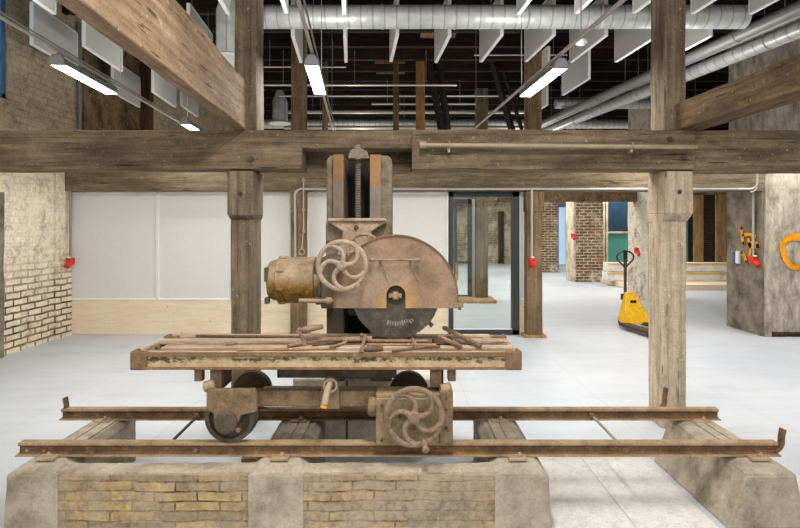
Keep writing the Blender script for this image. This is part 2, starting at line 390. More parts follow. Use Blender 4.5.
    def build(self, name, mat, parent=None, loc=(0, 0, 0), bevel=0.0, smooth=True, angle=35, seg=2):
        bm = self.bm
        off = Vector(loc) if parent is None else origin(parent)
        bmesh.ops.translate(bm, verts=bm.verts, vec=-off)
        bmesh.ops.recalc_face_normals(bm, faces=bm.faces)
        me = bpy.data.meshes.new(name); bm.to_mesh(me); bm.free()
        me.materials.append(M[mat])
        o = bpy.data.objects.new(name, me); COL.objects.link(o)
        if parent is None: o.location = loc
        else: o.parent = parent
        if smooth:
            me.polygons.foreach_set('use_smooth', [True] * len(me.polygons)); me.set_sharp_from_angle(angle=math.radians(angle))
        if bevel:
            b = o.modifiers.new('bevel', 'BEVEL'); b.width = bevel; b.segments = seg; b.limit_method = 'ANGLE'; b.angle_limit = math.radians(40)
        return o

def origin(o):
    p = Vector((0, 0, 0))
    while o is not None: p = p + Vector(o.location); o = o.parent
    return p
def tag(o, label, cat, group=None, kind=None):
    o['label'] = label; o['category'] = cat
    if group: o['group'] = group
    if kind: o['kind'] = kind
    return o
def thing(name, label, cat, loc, group=None, kind=None):
    o = bpy.data.objects.new(name, None); COL.objects.link(o); o.location = loc; o.empty_display_size = .1
    return tag(o, label, cat, group, kind)
def struct(o): o['kind'] = 'structure'; return o
def copy_tree(o, parent=None):
    c = o.copy(); COL.objects.link(c)
    if parent is not None: c.parent = parent
    for ch in [q for q in bpy.data.objects if q.parent == o]: copy_tree(ch, c)
    return c
def bolt(mb, c, axis, r=.012, h=.012):
    mb.lathe(c, axis, [(0, r), (h, r), (h, r * .55), (h * 1.6, r * .55)], 6)

# ---------------------------------------------------------------- camera
cam = bpy.data.cameras.new('camera'); co = bpy.data.objects.new('camera', cam); COL.objects.link(co)
co.location = (0, 0, 1.6); co.rotation_euler = (PI / 2, 0, 0)
cam.sensor_width = 36; cam.lens = F / 800 * 36; cam.shift_y = -36 / 800; cam.clip_start = .05; cam.clip_end = 200
sc.camera = co

# ---------------------------------------------------------------- the setting
CEIL = 4.95; CT = CEIL - .21
struct(MB().box(-9, 13, -4, 30, -.12, 0).build('floor', 'floor', smooth=False))
ce = struct(MB().box(-9, 13, 3.5, 30, CEIL, CEIL + .2).build('ceiling', 'ceiling', smooth=False))
j = MB()
for k in range(26):
    y = 4.2 + k * .72; j.box(-8.9, 12.9, y, y + .09, CEIL - .2, CEIL)
j.build('joist', 'joist', ce, smooth=False)
b = MB(); b.box(.35, .95, 8.1, 9.3, CEIL - .06, CEIL - .02); b.box(1.6, 2.0, 8.1, 9.0, CEIL - .06, CEIL - .02); b.box(-.5, .1, 10.6, 11.4, CEIL - .06, CEIL - .02)
b.build('roof_board', 'roof_board', ce, smooth=False)

WL = -4.95
w = MB()   # left wall with a window opening high up
WY0, WY1, WZ0, WZ1 = 4.9, 6.71, 3.22, 4.7
w.box(WL - .45, WL, -4, 30, 0, WZ0); w.box(WL - .45, WL, -4, WY0, WZ0, CEIL); w.box(WL - .45, WL, WY1, 30, WZ0, CEIL); w.box(WL - .45, WL, WY0, WY1, WZ1, CEIL)
wl = struct(w.build('wall_left', 'wall_left', smooth=False))
MB().rbox(WL - .02, WL + .05, 5.6, 6.6, 0, 2.04, .012, .1).build('plaster_strip', 'pier_side', wl)
MB().rbox(WL - .02, WL + .03, 7.62, 7.99, 0, 2.45, .008, .1).build('brick_pilaster', 'wall_left', wl, smooth=False)
MB().box(WL - .01, WL + .03, 8.3, 10.05, 2.0, CT).build('dark_brick_bay', 'darker_bay_brick', wl, smooth=False)  # bay of the wall in darker brick
win = MB()
for y in (WY0, WY1 - .07): win.box(WL - .13, WL - .015, y, y + .07, WZ0, WZ1)
for z in (WZ0, WZ1 - .07): win.box(WL - .13, WL - .015, WY0, WY1, z, z + .07)
for y in (5.45, 6.03): win.box(WL - .11, WL - .03, y, y + .04, WZ0, WZ1)
for z in (3.7, 4.2): win.box(WL - .11, WL - .03, WY0, WY1, z, z + .03)
wi = struct(win.build('window_1', 'blue_frame', bevel=.005))
MB().box(WL - .08, WL - .07, WY0, WY1, WZ0, WZ1).build('pane', 'sky', wi)

# partition of fabric panels on a plywood base, with a glazed door
YB = 8.0
def X8(px): return (px - 400) * YB / F
def Z8(py): return 1.6 + (228 - py) * YB / F
ZP, ZT = Z8(299), Z8(193)
w = MB(); w.box(WL, X8(448), YB, YB + .12, 0, ZP); w.box(X8(519), X8(528), YB, YB + .12, 0, ZP)
wb = struct(w.build('wall_back', 'ply', bevel=.004))
for a, b_ in ((70, 157), (158, 231), (231.5, 292), (307, 390), (391, 447.5), (519.5, 527)):
    MB().box(X8(a) + .006, X8(b_) - .006, YB + .01, YB + .11, ZP, ZT).build('fabric_panel', 'panel', wb, bevel=.004)
    t = MB(); x0, x1 = X8(a), X8(b_)
    t.box(x0, x1, YB - .012, YB + .11, ZP - .02, ZP + .012); t.box(x0, x1, YB - .012, YB + .11, ZT - .012, ZT + .02)
    t.box(x0 - .012, x0 + .014, YB - .012, YB + .1, ZP, ZT); t.box(x1 - .014, x1 + .012, YB - .012, YB + .1, ZP, ZT)
    t.build('panel_trim', 'trim', wb, bevel=.003)
d = MB(); dx0, dx1 = X8(449), X8(519)
d.box(dx0, dx0 + .065, YB - .03, YB + .1, 0, ZT + .01); d.box(dx1 - .105, dx1, YB - .03, YB + .1, 0, ZT + .01)
d.box(dx0, dx1, YB - .03, YB + .1, ZT - .06, ZT + .01); d.box(dx0, dx1, YB - .03, YB + .1, 0, .075)
dr = struct(d.build('door_1', 'door_frame', bevel=.004))
MB().box(dx0 + .06, dx1 - .1, YB + .02, YB + .03, .07, ZT - .05).build('pane', 'glass', dr, smooth=False)
MB().box(dx0 + .064, dx1 - .104, YB - .005, YB + .04, .075, .09).build('sill', 'trim', dr)

# far end of the hall
w = MB(); w.box(-9, 4.42, 24, 24.4, 0, CEIL); w.box(4.68, 13, 24, 24.4, 0, CEIL); w.box(4.42, 4.68, 24, 24.4, 2.35, CEIL)
wf = struct(w.build('wall_far', 'wall_far', smooth=False))
d = MB(); d.box(4.42, 4.5, 23.9, 24.2, 0, 2.35); d.box(4.6, 4.68, 23.9, 24.2, 0, 2.35); d.box(4.42, 4.68, 23.9, 24.2, 2.27, 2.35); d.box(4.42, 4.68, 24.3, 24.4, 0, 2.35)
struct(d.build('door_2', 'black', bevel=.01))
struct(MB().box(12.6, 13, -4, 30, 0, CEIL).build('wall_right', 'wall_far', smooth=False))

# ---------------------------------------------------------------- timber frame
def timber(name, x0, x1, y0, y1, z0, z1, mat, label, cat, amp=.006, group=None, seed=None):
    base = ((x0 + x1) / 2, (y0 + y1) / 2, z0)
    o = MB().rbox(x0, x1, y0, y1, z0, z1, amp, .11, random.uniform(0, 50) if seed is None else seed).build(name, mat, loc=base, bevel=.006, angle=50)
    return tag(o, label, cat, group, 'thing')

YF = 4.2
zb, zt = 1.6 + 58.7 * YF / F, 1.6 + 98 * YF / F
nx0, nx1, nz = (302 - 400) * YF / F, (412 - 400) * YF / F, 1.6 + 80 * YF / F
mb = MB()
mb.rbox(WL + .01, nx0, YF, YF + .26, zb, zt, .007, .11, 1); mb.rbox(nx1, 2.32, YF - .01, YF + .26, zb, zt, .007, .11, 2)
mb.rbox(2.32, 7.4, YF + .015, YF + .26, zb - .01, zt, .007, .11, 3); mb.rbox(nx0 - .02, nx1 + .02, YF + .003, YF + .26, nz, zt - .002, .004, .11, 4)
mb.rbox(WL + .01, 7.4, YF + .25, YF + .29, zb + .004, zt - .006, .003, .12, 5)
mbeam = tag(mb.build('timber_beam', 'beam', loc=(0, YF, zb), bevel=.005, angle=50), 'heavy dark oak beam across the whole front, notched above the saw column', 'beam', None, 'thing')
for px, py in ((251, 159), (670, 139), (684, 158)): bl = MB(); bolt(bl, at(px, py, YF - .012), (0, -1, 0), .022, .012); bl.build('bolt', 'iron_dark', mbeam)

def post(x0, x1, mat, label, corbel, cmat, up, upmat):
    r = thing('timber_post', label, 'post', ((x0 + x1) / 2, 4.38, 0), 'front timber posts', 'thing')
    MB().rbox(x0, x1, 4.26, 4.5, 0, zb, .005, .11, x0 * 7).build('shaft', mat, r, bevel=.008, angle=50)
    MB().rbox(up[0], up[1], 4.26, 4.5, zt - .005, CT, .006, .11, x0 * 9).build('upper_shaft', upmat, r, bevel=.008, angle=50)
    a, b_, z0, z1 = corbel
    c = MB(); y0 = 4.2
    c.hexa([(x0, 4.26, z0), (x1, 4.26, z0), (x1, 4.505, z0), (x0 - .003, 4.505, z0), (a, y0, z1), (b_, y0, z1), (b_, 4.505, z1), (a, 4.505, z1)])
    c.rbox(a, b_, y0, 4.505, z1, zb - .012, .004, .09, x0)
    cb = c.build('corbel', cmat, r, bevel=.006, angle=50)
    bb = MB(); bolt(bb, ((a + b_) / 2, y0, z1 + .17), (0, -1, 0), .018, .012); bb.build('bolt', 'iron_dark', cb)
    return r
post(-1.352, -1.172, 'post', 'left front timber post of dark brown oak with corbel under the beam', (-1.36, -1.155, 1.665, 1.70), 'post', (-1.325, -1.15), 'post')
post(2.094, 2.29, 'post_pale', 'right front timber post, pale limed below its corbel', (2.09, 2.312, 1.645, 1.715), 'post_pale', (2.115, 2.285), 'post')

def tie(x_at, width, z0, z1, y0, y1, slope, mat, label, side):
    m = MB(); n = 22; rows = []
    for i in range(n + 1):
        y = y0 + (y1 - y0) * i / n; x = x_at + slope * (y - 4.26)
        xa, xb = (x - width, x) if side < 0 else (x, x + width)
        rows.append([m.bm.verts.new(Vector(q) + mnoise.noise_vector(Vector(q) * 3 + Vector((2, side, 0))) * .008) for q in ((xa, y, z0), (xb, y, z0), (xb, y, z1), (xa, y, z1))])
    for a, b_ in zip(rows, rows[1:]):
        for i in range(4): m.face([a[i], b_[i], b_[(i + 1) % 4], a[(i + 1) % 4]])
    m.face(rows[0][::-1]); m.face(rows[-1])
    o = m.build('tie_beam', mat, loc=(x_at, 4.2, z0), bevel=.012, angle=50)
    return tag(o, label, 'beam', 'tie beams running to the camera', 'thing')
tie(-1.222, .085, zt + .002, 2.77, .3, 4.27, -.0525, 'tie_l', 'pale brown tie beam running overhead at upper left into the left post', -1)
tie(2.20, .2, zt + .002, 2.59, .6, 4.25, -.048, 'tie_r', 'dark brown tie beam at right sloping in view onto the right post', 1)

rz0 = 1.6 + 37 * 7.85 / F
timber('timber_beam', WL + .02, 5.36, 7.82, 8.12, rz0, rz0 + .36, 'beam_rear', 'grey oak beam above the fabric wall panels, behind the front beam', 'beam', .008)
timber('timber_beam', 2.2, 5.24, 11.8, 12.05, 2.19, 2.42, 'tie_r', 'dark beam over the far passage behind the pallet truck', 'beam')
def rear_post(x0, x1, y, label, mat, plate=True, cap=True, top=CT):
    r = thing('timber_post', label, 'post', ((x0 + x1) / 2, y + .12, 0), 'rear timber posts', 'thing')
    MB().rbox(x0, x1, y, y + .2, .03, rz0 - .004, .006, .11, x0).build('shaft', mat, r, bevel=.006, angle=50)
    MB().rbox(x0 + .01, x1 - .01, y + .0, y + .24, rz0 + .36, top, .006, .12, x0 + 3).build('upper_shaft', mat, r, bevel=.006, angle=50)
    MB().rbox(x0 - .05, x1 + .05, y - .05, y + .195, 0, .035, .003).build('foot_plate', 'osb', r)
    if cap: MB().rbox(x0 - .012, x1 + .025, y - .012, y + .19, 1.84, rz0 - .006, .004, .1).build('corbel', mat, r, bevel=.006)
    return r
rp = rear_post(1.862, 2.085, 7.8, 'brown timber post right of the glass door carrying a red socket', 'post_rear')
rear_post(-1.60, -1.385, 7.78, 'brown timber post between the wall panels behind the motor', 'post_rear', cap=False)
for px0, px1, ptop, dd, mt, lab in ((295, 302, 20, 9.6, 'stud', 'slim dark brown stud beyond the panels, just right of the left post'), (322, 327, 36, 10, 'stud', 'thin brown stud beyond the centre lamp'),
                                   (393, 399, 64, 10, 'stud', 'brown stud above the saw column, left of the orange one'), (416, 425, 48, 10, 'stud_orange', 'orange-brown squared stud above the saw'),
                                   (141, 150, 40, 10.1, 'stud', 'dark brown post by the left brick wall beyond the lamp')):
    a = at(px0, 0, dd); b_ = at(px1, 0, dd)
    timber('timber_stud', a.x, b_.x, dd, dd + .15, 0, min(CT, at(0, ptop, dd).z), mt, lab, 'stud', .003)
# dark raking braces under the roof
for i, (p, q, lab) in enumerate((((429, 62), (442, 134), 'left dark raking brace beyond the orange stud'), ((439, 60), (448, 134), 'second dark raking brace beyond the orange stud'),
                 ((492, 60), (513, 134), 'dark raking brace left of the right lamp'), ((504, 72), (523, 134), 'thin dark brace beside the right lamp tip'))):
    a, b_ = at(*p, 10.5), at(*q, 10.5); b2 = a + (b_ - a) * 1.4
    o = MB().cyl(a, b2, .07 if i != 3 else .04, n=4).build('roof_brace', 'dark_timber', loc=b2); tag(o, lab, 'brace', 'dark roof braces')

# ---------------------------------------------------------------- pipes and conduits
p0, p1 = at(423, 145, 4.12), at(697, 147, 4.12)
r = thing('steel_pipe', 'dusty steel pipe clipped along the front of the big beam', 'pipe', (p0 + p1) / 2)
MB().cyl(p0, p1, .017).build('tube', 'pipe', r)
MB().lathe(p0 - Vector((.03, 0, 0)), (1, 0, 0), [(0, .018), (.006, .028), (.05, .028), (.056, .02)], 16).build('end_cap', 'pipe', r)
for px in (449, 632):
    c = at(px, 145.6, 4.12); m = MB(); m.torus(c, (1, 0, 0), .021, .006, 20, 6); m.box(c.x - .01, c.x + .01, 4.125, 4.2, c.z - .05, c.z - .015); m.build('clip', 'pipe', r)

def arc(c, r, a0, a1, n=6):
    return [(c[0] + r * math.cos(a0 + (a1 - a0) * i / n), c[1], c[2] + r * math.sin(a0 + (a1 - a0) * i / n)) for i in range(n + 1)]
yc = 7.76
def Pc(px, py, d=yc): return at(px, py, d)
a, b_ = Pc(295, 189), Pc(757, 190)
pts = [Pc(295.5, 275)] + arc((a.x + .1, yc, a.z - .1), .1, PI, PI / 2) + arc((b_.x - .1, yc, a.z + .1), .1, -PI / 2, 0) + [(b_.x, yc, a.z + .55)]
m = MB(); m.tube(pts, .017); m.tube([(q[0] + (.0 if i < 8 else 0), q[1], q[2] - .045) for i, q in enumerate(pts[8:-2])], .011)
tag(m.build('conduit', 'conduit', loc=(1.5, yc, 2.1)), 'long grey conduit along the rear beam, bending up at the right pier', 'conduit')
m = MB(); q0 = Pc(303.5, 178, 7.74); q1 = Pc(301.8, 252, 7.74)
m.tube([q0, Pc(303.4, 200, 7.74), Pc(303.8, 225, 7.74), q1 + Vector((0, 0, .05))], .008)
r = thing('cable_drop', 'thin cable drop with a round socket on the post behind the motor', 'cable', q1)
m.build('cable', 'conduit', r)
m = MB(); m.torus(q1, (0, 1, 0), .038, .011, 24, 8); m.build('ring_socket', 'pipe', r)
cl = MB()
for py in (180, 210, 231): c = Pc(303.6, py, 7.735); cl.lathe(c + Vector((0, 0, -.03)), (0, 0, 1), [(0, .012), (.015, .024), (.045, .024), (.06, .012)], 12)
cl.build('clip', 'pipe', r)

def red_socket(p, label, drop=.0, s=1.0, yaw=0.0):
    r = thing('industrial_socket', label, 'socket', p, 'red industrial sockets')
    m = MB(); m.box(p.x - .055 * s, p.x + .055 * s, p.y - .04, p.y + .06, p.z - .05 * s, p.z + .08 * s); m.build('housing', 'red', r, bevel=.012)
    m = MB(); m.lathe(p + Vector((0, -.03, -.02 * s)), (.1, -.75, -.65), [(0, .05 * s), (.09 * s, .05 * s), (.09 * s, .042 * s), (.1 * s, .042 * s)], 18); m.build('socket_cap', 'red', r)
    m = MB(); m.box(p.x - .03 * s, p.x + .03 * s, p.y - .045, p.y - .02, p.z + .075 * s, p.z + .1 * s); m.build('white_tab', 'white', r)
    if drop: MB().cyl(p + Vector((0, .01, .08 * s)), p + Vector((0, .01, drop)), .017).build('feed_pipe', 'grey_duct' if p.x < 0 else 'conduit', r)
    return r
red_socket(Pc(70, 262, 7.84), 'red socket under a vertical pipe at the left brick corner', 1.35, .8)
red_socket(Pc(532, 262, 7.74), 'red socket on the timber post right of the glass door', 1.06, .8)
red_socket(Vector((5.31, 8.0, 1.11)), 'red socket on the graffiti side of the right pier', 1.3, .85)
red_socket(at(573, 236, 15.7), 'red socket on the distant brick pier left of the teal window', 0)
red_socket(at(637.5, 251, 11.8) + Vector((-.0, 0, 0)), 'dark red socket above the pallet truck handle', 0)
p = Vector((5.345, 8.43, 1.14)); r = thing('switch_box', 'blue and white switch box on the right pier beside the red socket', 'switch', p)
MB().box(p.x - .045, p.x + .04, p.y - .07, p.y + .0, p.z - .1, p.z + .1).build('housing', 'white', r, bevel=.01)
MB().box(p.x - .05, p.x + .04, p.y + .001, p.y + .07, p.z - .1, p.z + .09).build('cover', 'blue', r, bevel=.01)
MB().cyl(p + Vector((.02, 0, .1)), p + Vector((.02, 0, 1.3)), .012).build('feed_pipe', 'conduit', r)

# ---------------------------------------------------------------- right pier with spray paint
PX, PY0, PY1 = 5.37, 7.84, 8.72
r = thing('brick_pier', 'big grimy concrete pier at the right edge with orange spray paint', 'pier', (6.3, 8.2, 0), None, 'thing')
MB().rbox(PX, 7.35, PY0, PY1, 0, CT - .02, .012, .1, 3).build('shaft', 'pier', r, bevel=.012, angle=50)
MB().rbox(PX - .03, PX + .02, PY0 + .03, PY1 - .01, 0, 2.5, .01, .08, 8).build('side_face', 'pier_side', r, angle=50)
MB().rbox(PX + .1, 7.3, PY0 - .012, PY0 + .02, 0, .07, .006, .08, 8).build('base_course', 'dark_brick', r)
c = Vector((5.74 + .0, PY0 - .016, 1.6 - 23 * PY0 / F)); c.x = (795 - 400) * PY0 / F; m = MB(); n = 48
def strip(m, pts, w, y, th=.004):
    k = len(pts)
    for i in range(k - 1):
        a = Vector((pts[i][0], 0, pts[i][1])); b2 = Vector((pts[i + 1][0], 0, pts[i + 1][1])); d_ = (b2 - a); nn = Vector((-d_.z, 0, d_.x)).normalized()
        wa = w[i] if isinstance(w, list) else w; wb_ = w[i + 1] if isinstance(w, list) else w
        q = [a + nn * wa / 2, a - nn * wa / 2, b2 - nn * wb_ / 2, b2 + nn * wb_ / 2]
        m.hexa([(v.x, y, v.z) for v in q] + [(v.x, y - th, v.z) for v in q])
pts = []; ws = []
for i in range(n + 1):
    a = 1.0 + 2 * PI * i / n * .94; rr = .2 + .014 * math.sin(3 * a); pts.append((c.x + rr * .95 * math.cos(a), c.z + rr * 1.12 * math.sin(a))); ws.append(.085 + .03 * max(0, math.sin(a)))
strip(m, pts, ws, PY0 - .013); m.build('orange_ring_mark', 'orange', r, smooth=False)
def strip_x(m, pts, w, x, th=.004):
    for (a, b2) in zip(pts, pts[1:]):
        a = Vector((0, *a)); b2 = Vector((0, *b2)); d_ = b2 - a; nn = Vector((0, -d_.z, d_.y)).normalized() * w / 2
        q = [a + nn, a - nn, b2 - nn, b2 + nn]; m.hexa([(x, v.y, v.z) for v in q] + [(x - th, v.y, v.z) for v in q])
m = MB(); xx = PX - .042
def dab(pts, w):
    strip_x(m, pts, w, xx)
    for q in pts: strip_x(m, [(q[0] + w * .5 * math.cos(a), q[1] + w * .5 * math.sin(a)) for a in ()], w, xx) if False else None
    for q in (pts[0], pts[-1]):
        for k in range(3): e = w * (.42 - .1 * k); strip_x(m, [(q[0] - e, q[1] + .004 * k), (q[0] + e, q[1] - .004 * k)], w * (.5 + .18 * k), xx)
dab([(8.31, 1.60), (8.3, 1.48), (8.27, 1.36)], .07); dab([(8.27, 1.49), (8.1, 1.5), (7.95, 1.47)], .05); dab([(8.12, 1.34), (8.03, 1.36), (7.93, 1.33)], .1)
dab([(8.16, 1.46), (8.1, 1.3), (8.12, 1.16)], .05); dab([(8.3, 1.22), (8.24, 1.17), (8.2, 1.08)], .06); dab([(8.06, 1.26), (7.98, 1.22)], .06)
m.build('orange_scrawl_mark', 'orange', r, smooth=False)

# ---------------------------------------------------------------- far right background
def pier(x0, x1, y0, y1, mat, label, edge=None, z1=CT):
    r = thing('brick_pier', label, 'pier', ((x0 + x1) / 2, (y0 + y1) / 2, 0), 'distant brick piers', 'thing')
    MB().rbox(x0, x1, y0, y1, 0, z1 - .02, .012, .14, x0).build('shaft', mat, r, angle=50)
    if edge: MB().rbox(x0 - .02, x0 + edge, y0 - .02, y1, 0, z1, .01, .14, x0 + 2).build('plastered_edge', 'pier_plain', r, angle=50)
    return r
pier(5.16, 6.02, 15.8, 16.5, 'pier_far', 'mottled brown brick pier in the distance, pale plaster at its left edge', .04)
pier(5.26, 5.86, 11.3, 12.3, 'pier_b', 'greyish washed brick pier directly behind the pallet truck')
pier(5.05, 5.72, 19.3, 20, 'pier_far', 'farthest brick pier seen just right of the socket post')
r = thing('glazed_partition', 'teal boarded partition with dark glazing between the distant piers', 'partition', (7.0, 17.2, 0))
for py0, py1, mt, nm in ((202, 232, 'teal_dark', 'dark_glazing'), (233, 263, 'teal', 'teal_board')):
    MB().box(6.3, 9.4, 17.2, 17.26, at(0, py1, 17.2).z, at(0, py0, 17.2).z).build(nm, mt, r)
m = MB()
for px in (603, 606): x = at(px, 0, 17.1).x; m.box(x, x + .07, 17.1, 17.25, .2, 2.6)
m.box(6.4, 9.4, 17.12, 17.24, at(0, 233.5, 17.1).z, at(0, 231.5, 17.1).z); m.build('post_trim', 'pier_plain', r, bevel=.005)
r = thing('board_wall', 'tan boards and dark brick bay seen past the right post', 'wall', (9.2, 16.5, 0), None, 'structure')
for a, b_, mt, nm in ((681, 688, 'teal', 'blue_edge'), (688, 693, 'black', 'dark_doorway'), (693, 703, 'osb', 'door_lining'), (703, 715, 'dark_brick', 'dark_bay'), (714, 717, 'pier_plain', 'white_edge'), (716, 736, 'osb', 'tan_board')):
    MB().box(at(a, 0, 16.5).x, at(b_, 0, 16.5).x, 16.5 - (.03 if mt == 'osb' else 0), 16.6, .2, 2.62).build(nm, mt, r)
d = MB(); wx = at(558, 0, 20.5).x; wx1 = at(570, 0, 20.5).x
d.box(wx - .1, wx, 20.4, 20.6, 0, 2.5); d.box(wx1, wx1 + .08, 20.4, 20.6, 0, 2.5); d.box(wx, wx1, 20.4, 20.6, 2.4, 2.5); d.box(wx + .3, wx + .34, 20.42, 20.58, .2, 2.4)
wi = struct(d.build('window_2', 'blue_frame')); MB().box(wx, wx1, 20.5, 20.51, .2, 2.4).build('pane', 'sky', wi)
# low white stage
def H(px, py, d): return at(px, py, d).z
r = thing('low_stage', 'low pale plywood step between the distant piers', 'step', (7, 14, 0))
pl = [(6.06, 17.0), (6.06, 15.75), (at(600, 0, 15.7).x, 15.7), (at(632, 0, 13.7).x, 13.7), (9.6, 13.7), (9.6, 16.4), (6.6, 17.0)]
MB().prism(pl, 0, .145, 'XY').build('step_body', 'ply', r, bevel=.01)
for k, (z0, z1) in enumerate(((.15, .39), (.40, .64))):
    o = MB().rbox(5.68 + .03 * k, 9.5, 14.6 + .06 * k, 15.0, z0, z1, .006, .15, k).build('painted_timber', 'white_beam', loc=(7.5, 14.8, z0), bevel=.01)
    tag(o, ('lower', 'upper')[k] + ' of the two white painted timbers stacked on the distant step', 'timber', 'white timbers on the step')
    MB().box(5.68 + .03 * k, 9.5, 14.58 + .06 * k, 14.63 + .06 * k, z1 - .035, z1 - .004).build('yellow_edge', 'yellow_line', o)

# room seen through the glass door
r = thing('timber_post', 'dark timber post standing in the room behind the glass door', 'post', (1.8, 11.9, 0), 'rear timber posts', 'thing')
MB().rbox(1.69, 1.95, 11.8, 12.05, .04, CEIL - .25, .006, .12, 4).build('shaft', 'post', r, bevel=.008)
MB().rbox(1.2, 2.05, 11.3, 12.1, 0, .06, .003).build('base_board', 'osb', r)
d = MB(); a, b_ = at(457, 0, 12).x, at(471, 0, 12).x
d.box(a - .06, a, 12, 12.08, 0, 2.25); d.box(b_ - .07, b_ + .02, 12, 12.08, 0, 2.25); d.box(a, b_, 12, 12.08, 2.15, 2.25); d.box(a, b_, 12, 12.08, .0, .09); d.box(a, b_, 12, 12.08, .8, .85)
dd = struct(d.build('door_3', 'door_frame')); MB().box(a, b_, 12.03, 12.04, .09, 2.15).build('pane', 'glass', dd)
o = struct(MB().box(b_ + .03, b_ + .13, 12.07, 12.17, .5, 2.25).build('wall_inner', 'panel', bevel=.005)); MB().box(b_ + .03, b_ + .13, 12.07, 12.17, 0, .5).build('plywood_base', 'ply', o)
timber('timber_beam', -1, 2.05, 12.1, 12.3, 2.3, 2.6, 'post', 'dark oak beam above the inner room post, through the glass door', 'beam')
timber('timber_beam', 1.5, 4.6, 18, 18.2, 2.5, 2.8, 'beam_rear', 'distant oak beam in the room behind the glass door', 'beam')
o = MB().rbox(-5, 1.15, 16, 16.3, 0, 2.6, .01, .3).build('wall_inner', 'wall_far'); struct(o)

# ---------------------------------------------------------------- plinths
def crown_pier(mb, x0, x1, y0, y1, zf=.315, base=(0, 0), zt_=.318):
    """pier body, front face at y0, sloping shoulders up to the bearing strip"""
    a, b_ = x0 - base[0], x1 + base[1]; ins = .045
    mb.hexa([(a, y0, 0), (b_, y0, 0), (b_, y1, 0), (a, y1, 0), (x0, y0, zf - .03), (x1, y0, zf - .03), (x1, y1, zf - .03), (x0, y1, zf - .03)])
    mb.hexa([(x0, y0, zf - .03), (x1, y0, zf - .03), (x1, y1, zf - .03), (x0, y1, zf - .03),
             (x0 + ins, y0 + .13, zt_), (x1 - ins, y0 + .13, zt_), (x1 - ins, y1 - .01, zt_), (x0 + ins, y1 - .01, zt_)])
def rough(o, amp=.006, cuts=1):
    s = o.modifiers.new('cut', 'SUBSURF'); s.subdivision_type = 'SIMPLE'; s.levels = s.render_levels = 4
    tx = bpy.data.textures.new('pits', 'CLOUDS'); tx.noise_scale = .09; tx.noise_depth = 3
    dmod = o.modifiers.new('pit', 'DISPLACE'); dmod.texture = tx; dmod.strength = amp * 2; dmod.texture_coords = 'LOCAL'
    return o
r = thing('rail_plinth', 'long concrete and brick plinth in front carrying the rails', 'plinth', (-.65, 2.9, 0))
for k, (x0, x1) in enumerate(((-2.09, -1.822), (-.81, -.515), (.505, .79))):
    m = MB(); crown_pier(m, x0, x1, 2.832, 3.68, base=(.02 if k == 0 else .0, .02 if k == 2 else 0)); rough(m.build('pier', 'concrete', r, bevel=.006, angle=60), .004)
    m = MB(); xc = (x0 + x1) / 2
    m.rbox(xc - .065, xc - .005, 3.08, 3.66, .315, .328, .003, .06, k); m.rbox(xc + .003, xc + .07, 3.08, 3.66, .315, .326, .003, .06, k + 5)
    m.build('bearing_plank', 'crown', r, angle=60)
for k, (x0, x1) in enumerate(((-1.83, -.80), (-.525, .515))):
    rough(MB().rbox(x0, x1, 2.842, 2.96, 0, .282, .004, .05, k + 2).build('brick_infill', 'infill', r, angle=60), .004)
    rough(MB().rbox(x0 - .01, x1 + .01, 2.85, 2.965, .276, .294, .005, .04, k + 7).build('mortar_cap', 'crown', r, angle=60), .006)
r = thing('rail_plinth', 'separate concrete plinth at the lower right under the rail ends', 'plinth', (1.97, 3.2, 0))
m = MB(); crown_pier(m, 1.84, 2.11, 2.832, 3.66, base=(.1, .05)); rough(m.build('pier', 'concrete', r, bevel=.01, angle=60), .004)
m = MB(); m.rbox(1.93, 1.985, 3.08, 3.62, .315, .328, .003, .06, 2); m.rbox(1.995, 2.06, 3.08, 3.62, .315, .326, .003, .06, 5); m.build('bearing_plank', 'crown', r, angle=60)
# thin plates added to tint the continuous floor paler, then an iron scrap
for k, (x0, x1, y0, y1, lab) in enumerate(((.83, 1.255, 2.2, 3.9, 'left of two added plates tinting the floor paler between plinth and right pier'), (1.26, 1.70, 2.2, 3.9, 'right of two added plates tinting the floor paler beside the right plinth'))):
    tag(MB().box(x0, x1, y0, y1, .0, .004).build('floor_tint_plate', 'pale_tint', loc=((x0 + x1) / 2, 3, 0), bevel=.002), lab, 'board', 'pale floor tint plates')
o = MB().rbox(-1.08, -.94, 3.62, 3.85, 0, .03, .004, .04).build('iron_scrap', 'rail', loc=(-1.0, 3.7, 0)); tag(o, 'small rusty iron scrap on the floor behind the left wheel', 'scrap')

# ---------------------------------------------------------------- rails
def rail(yc_, x0, x1, label, slant):
    r = thing('track_rail', label, 'rail', ((x0 + x1) / 2, yc_, .30), 'trolley rails')
    prof = [(-.045, .322), (.045, .322), (.045, .328), (.008, .335), (.006, .366), (.022, .372), (.022, .388), (.016, .392), (-.016, .392), (-.022, .388), (-.022, .372), (-.006, .366), (-.008, .335), (-.045, .328)]
    m = MB(); m.prism([(yc_ + a, z) for a, z in prof], x0, x1, 'YZ'); m.build('rail_bar', 'rail', r, bevel=.0015)
    MB().box(x0 + .002, x1 - .002, yc_ - .0235, yc_ + .0235, .376, .3935).build('worn_head', 'rail_top', r, bevel=.003)
    MB().box(x0 + .002, x1 - .002, yc_ - .0455, yc_ - .03, .3225, .3305).build('foot_edge', 'rail_top', r)
    return r
rf = rail(3.02, -2.15, 2.13, 'front rusty rail, nearest the camera', 1)
rb = rail(3.58, -2.263, 2.13, 'rear rusty rail, behind the trolley wheels', 1)
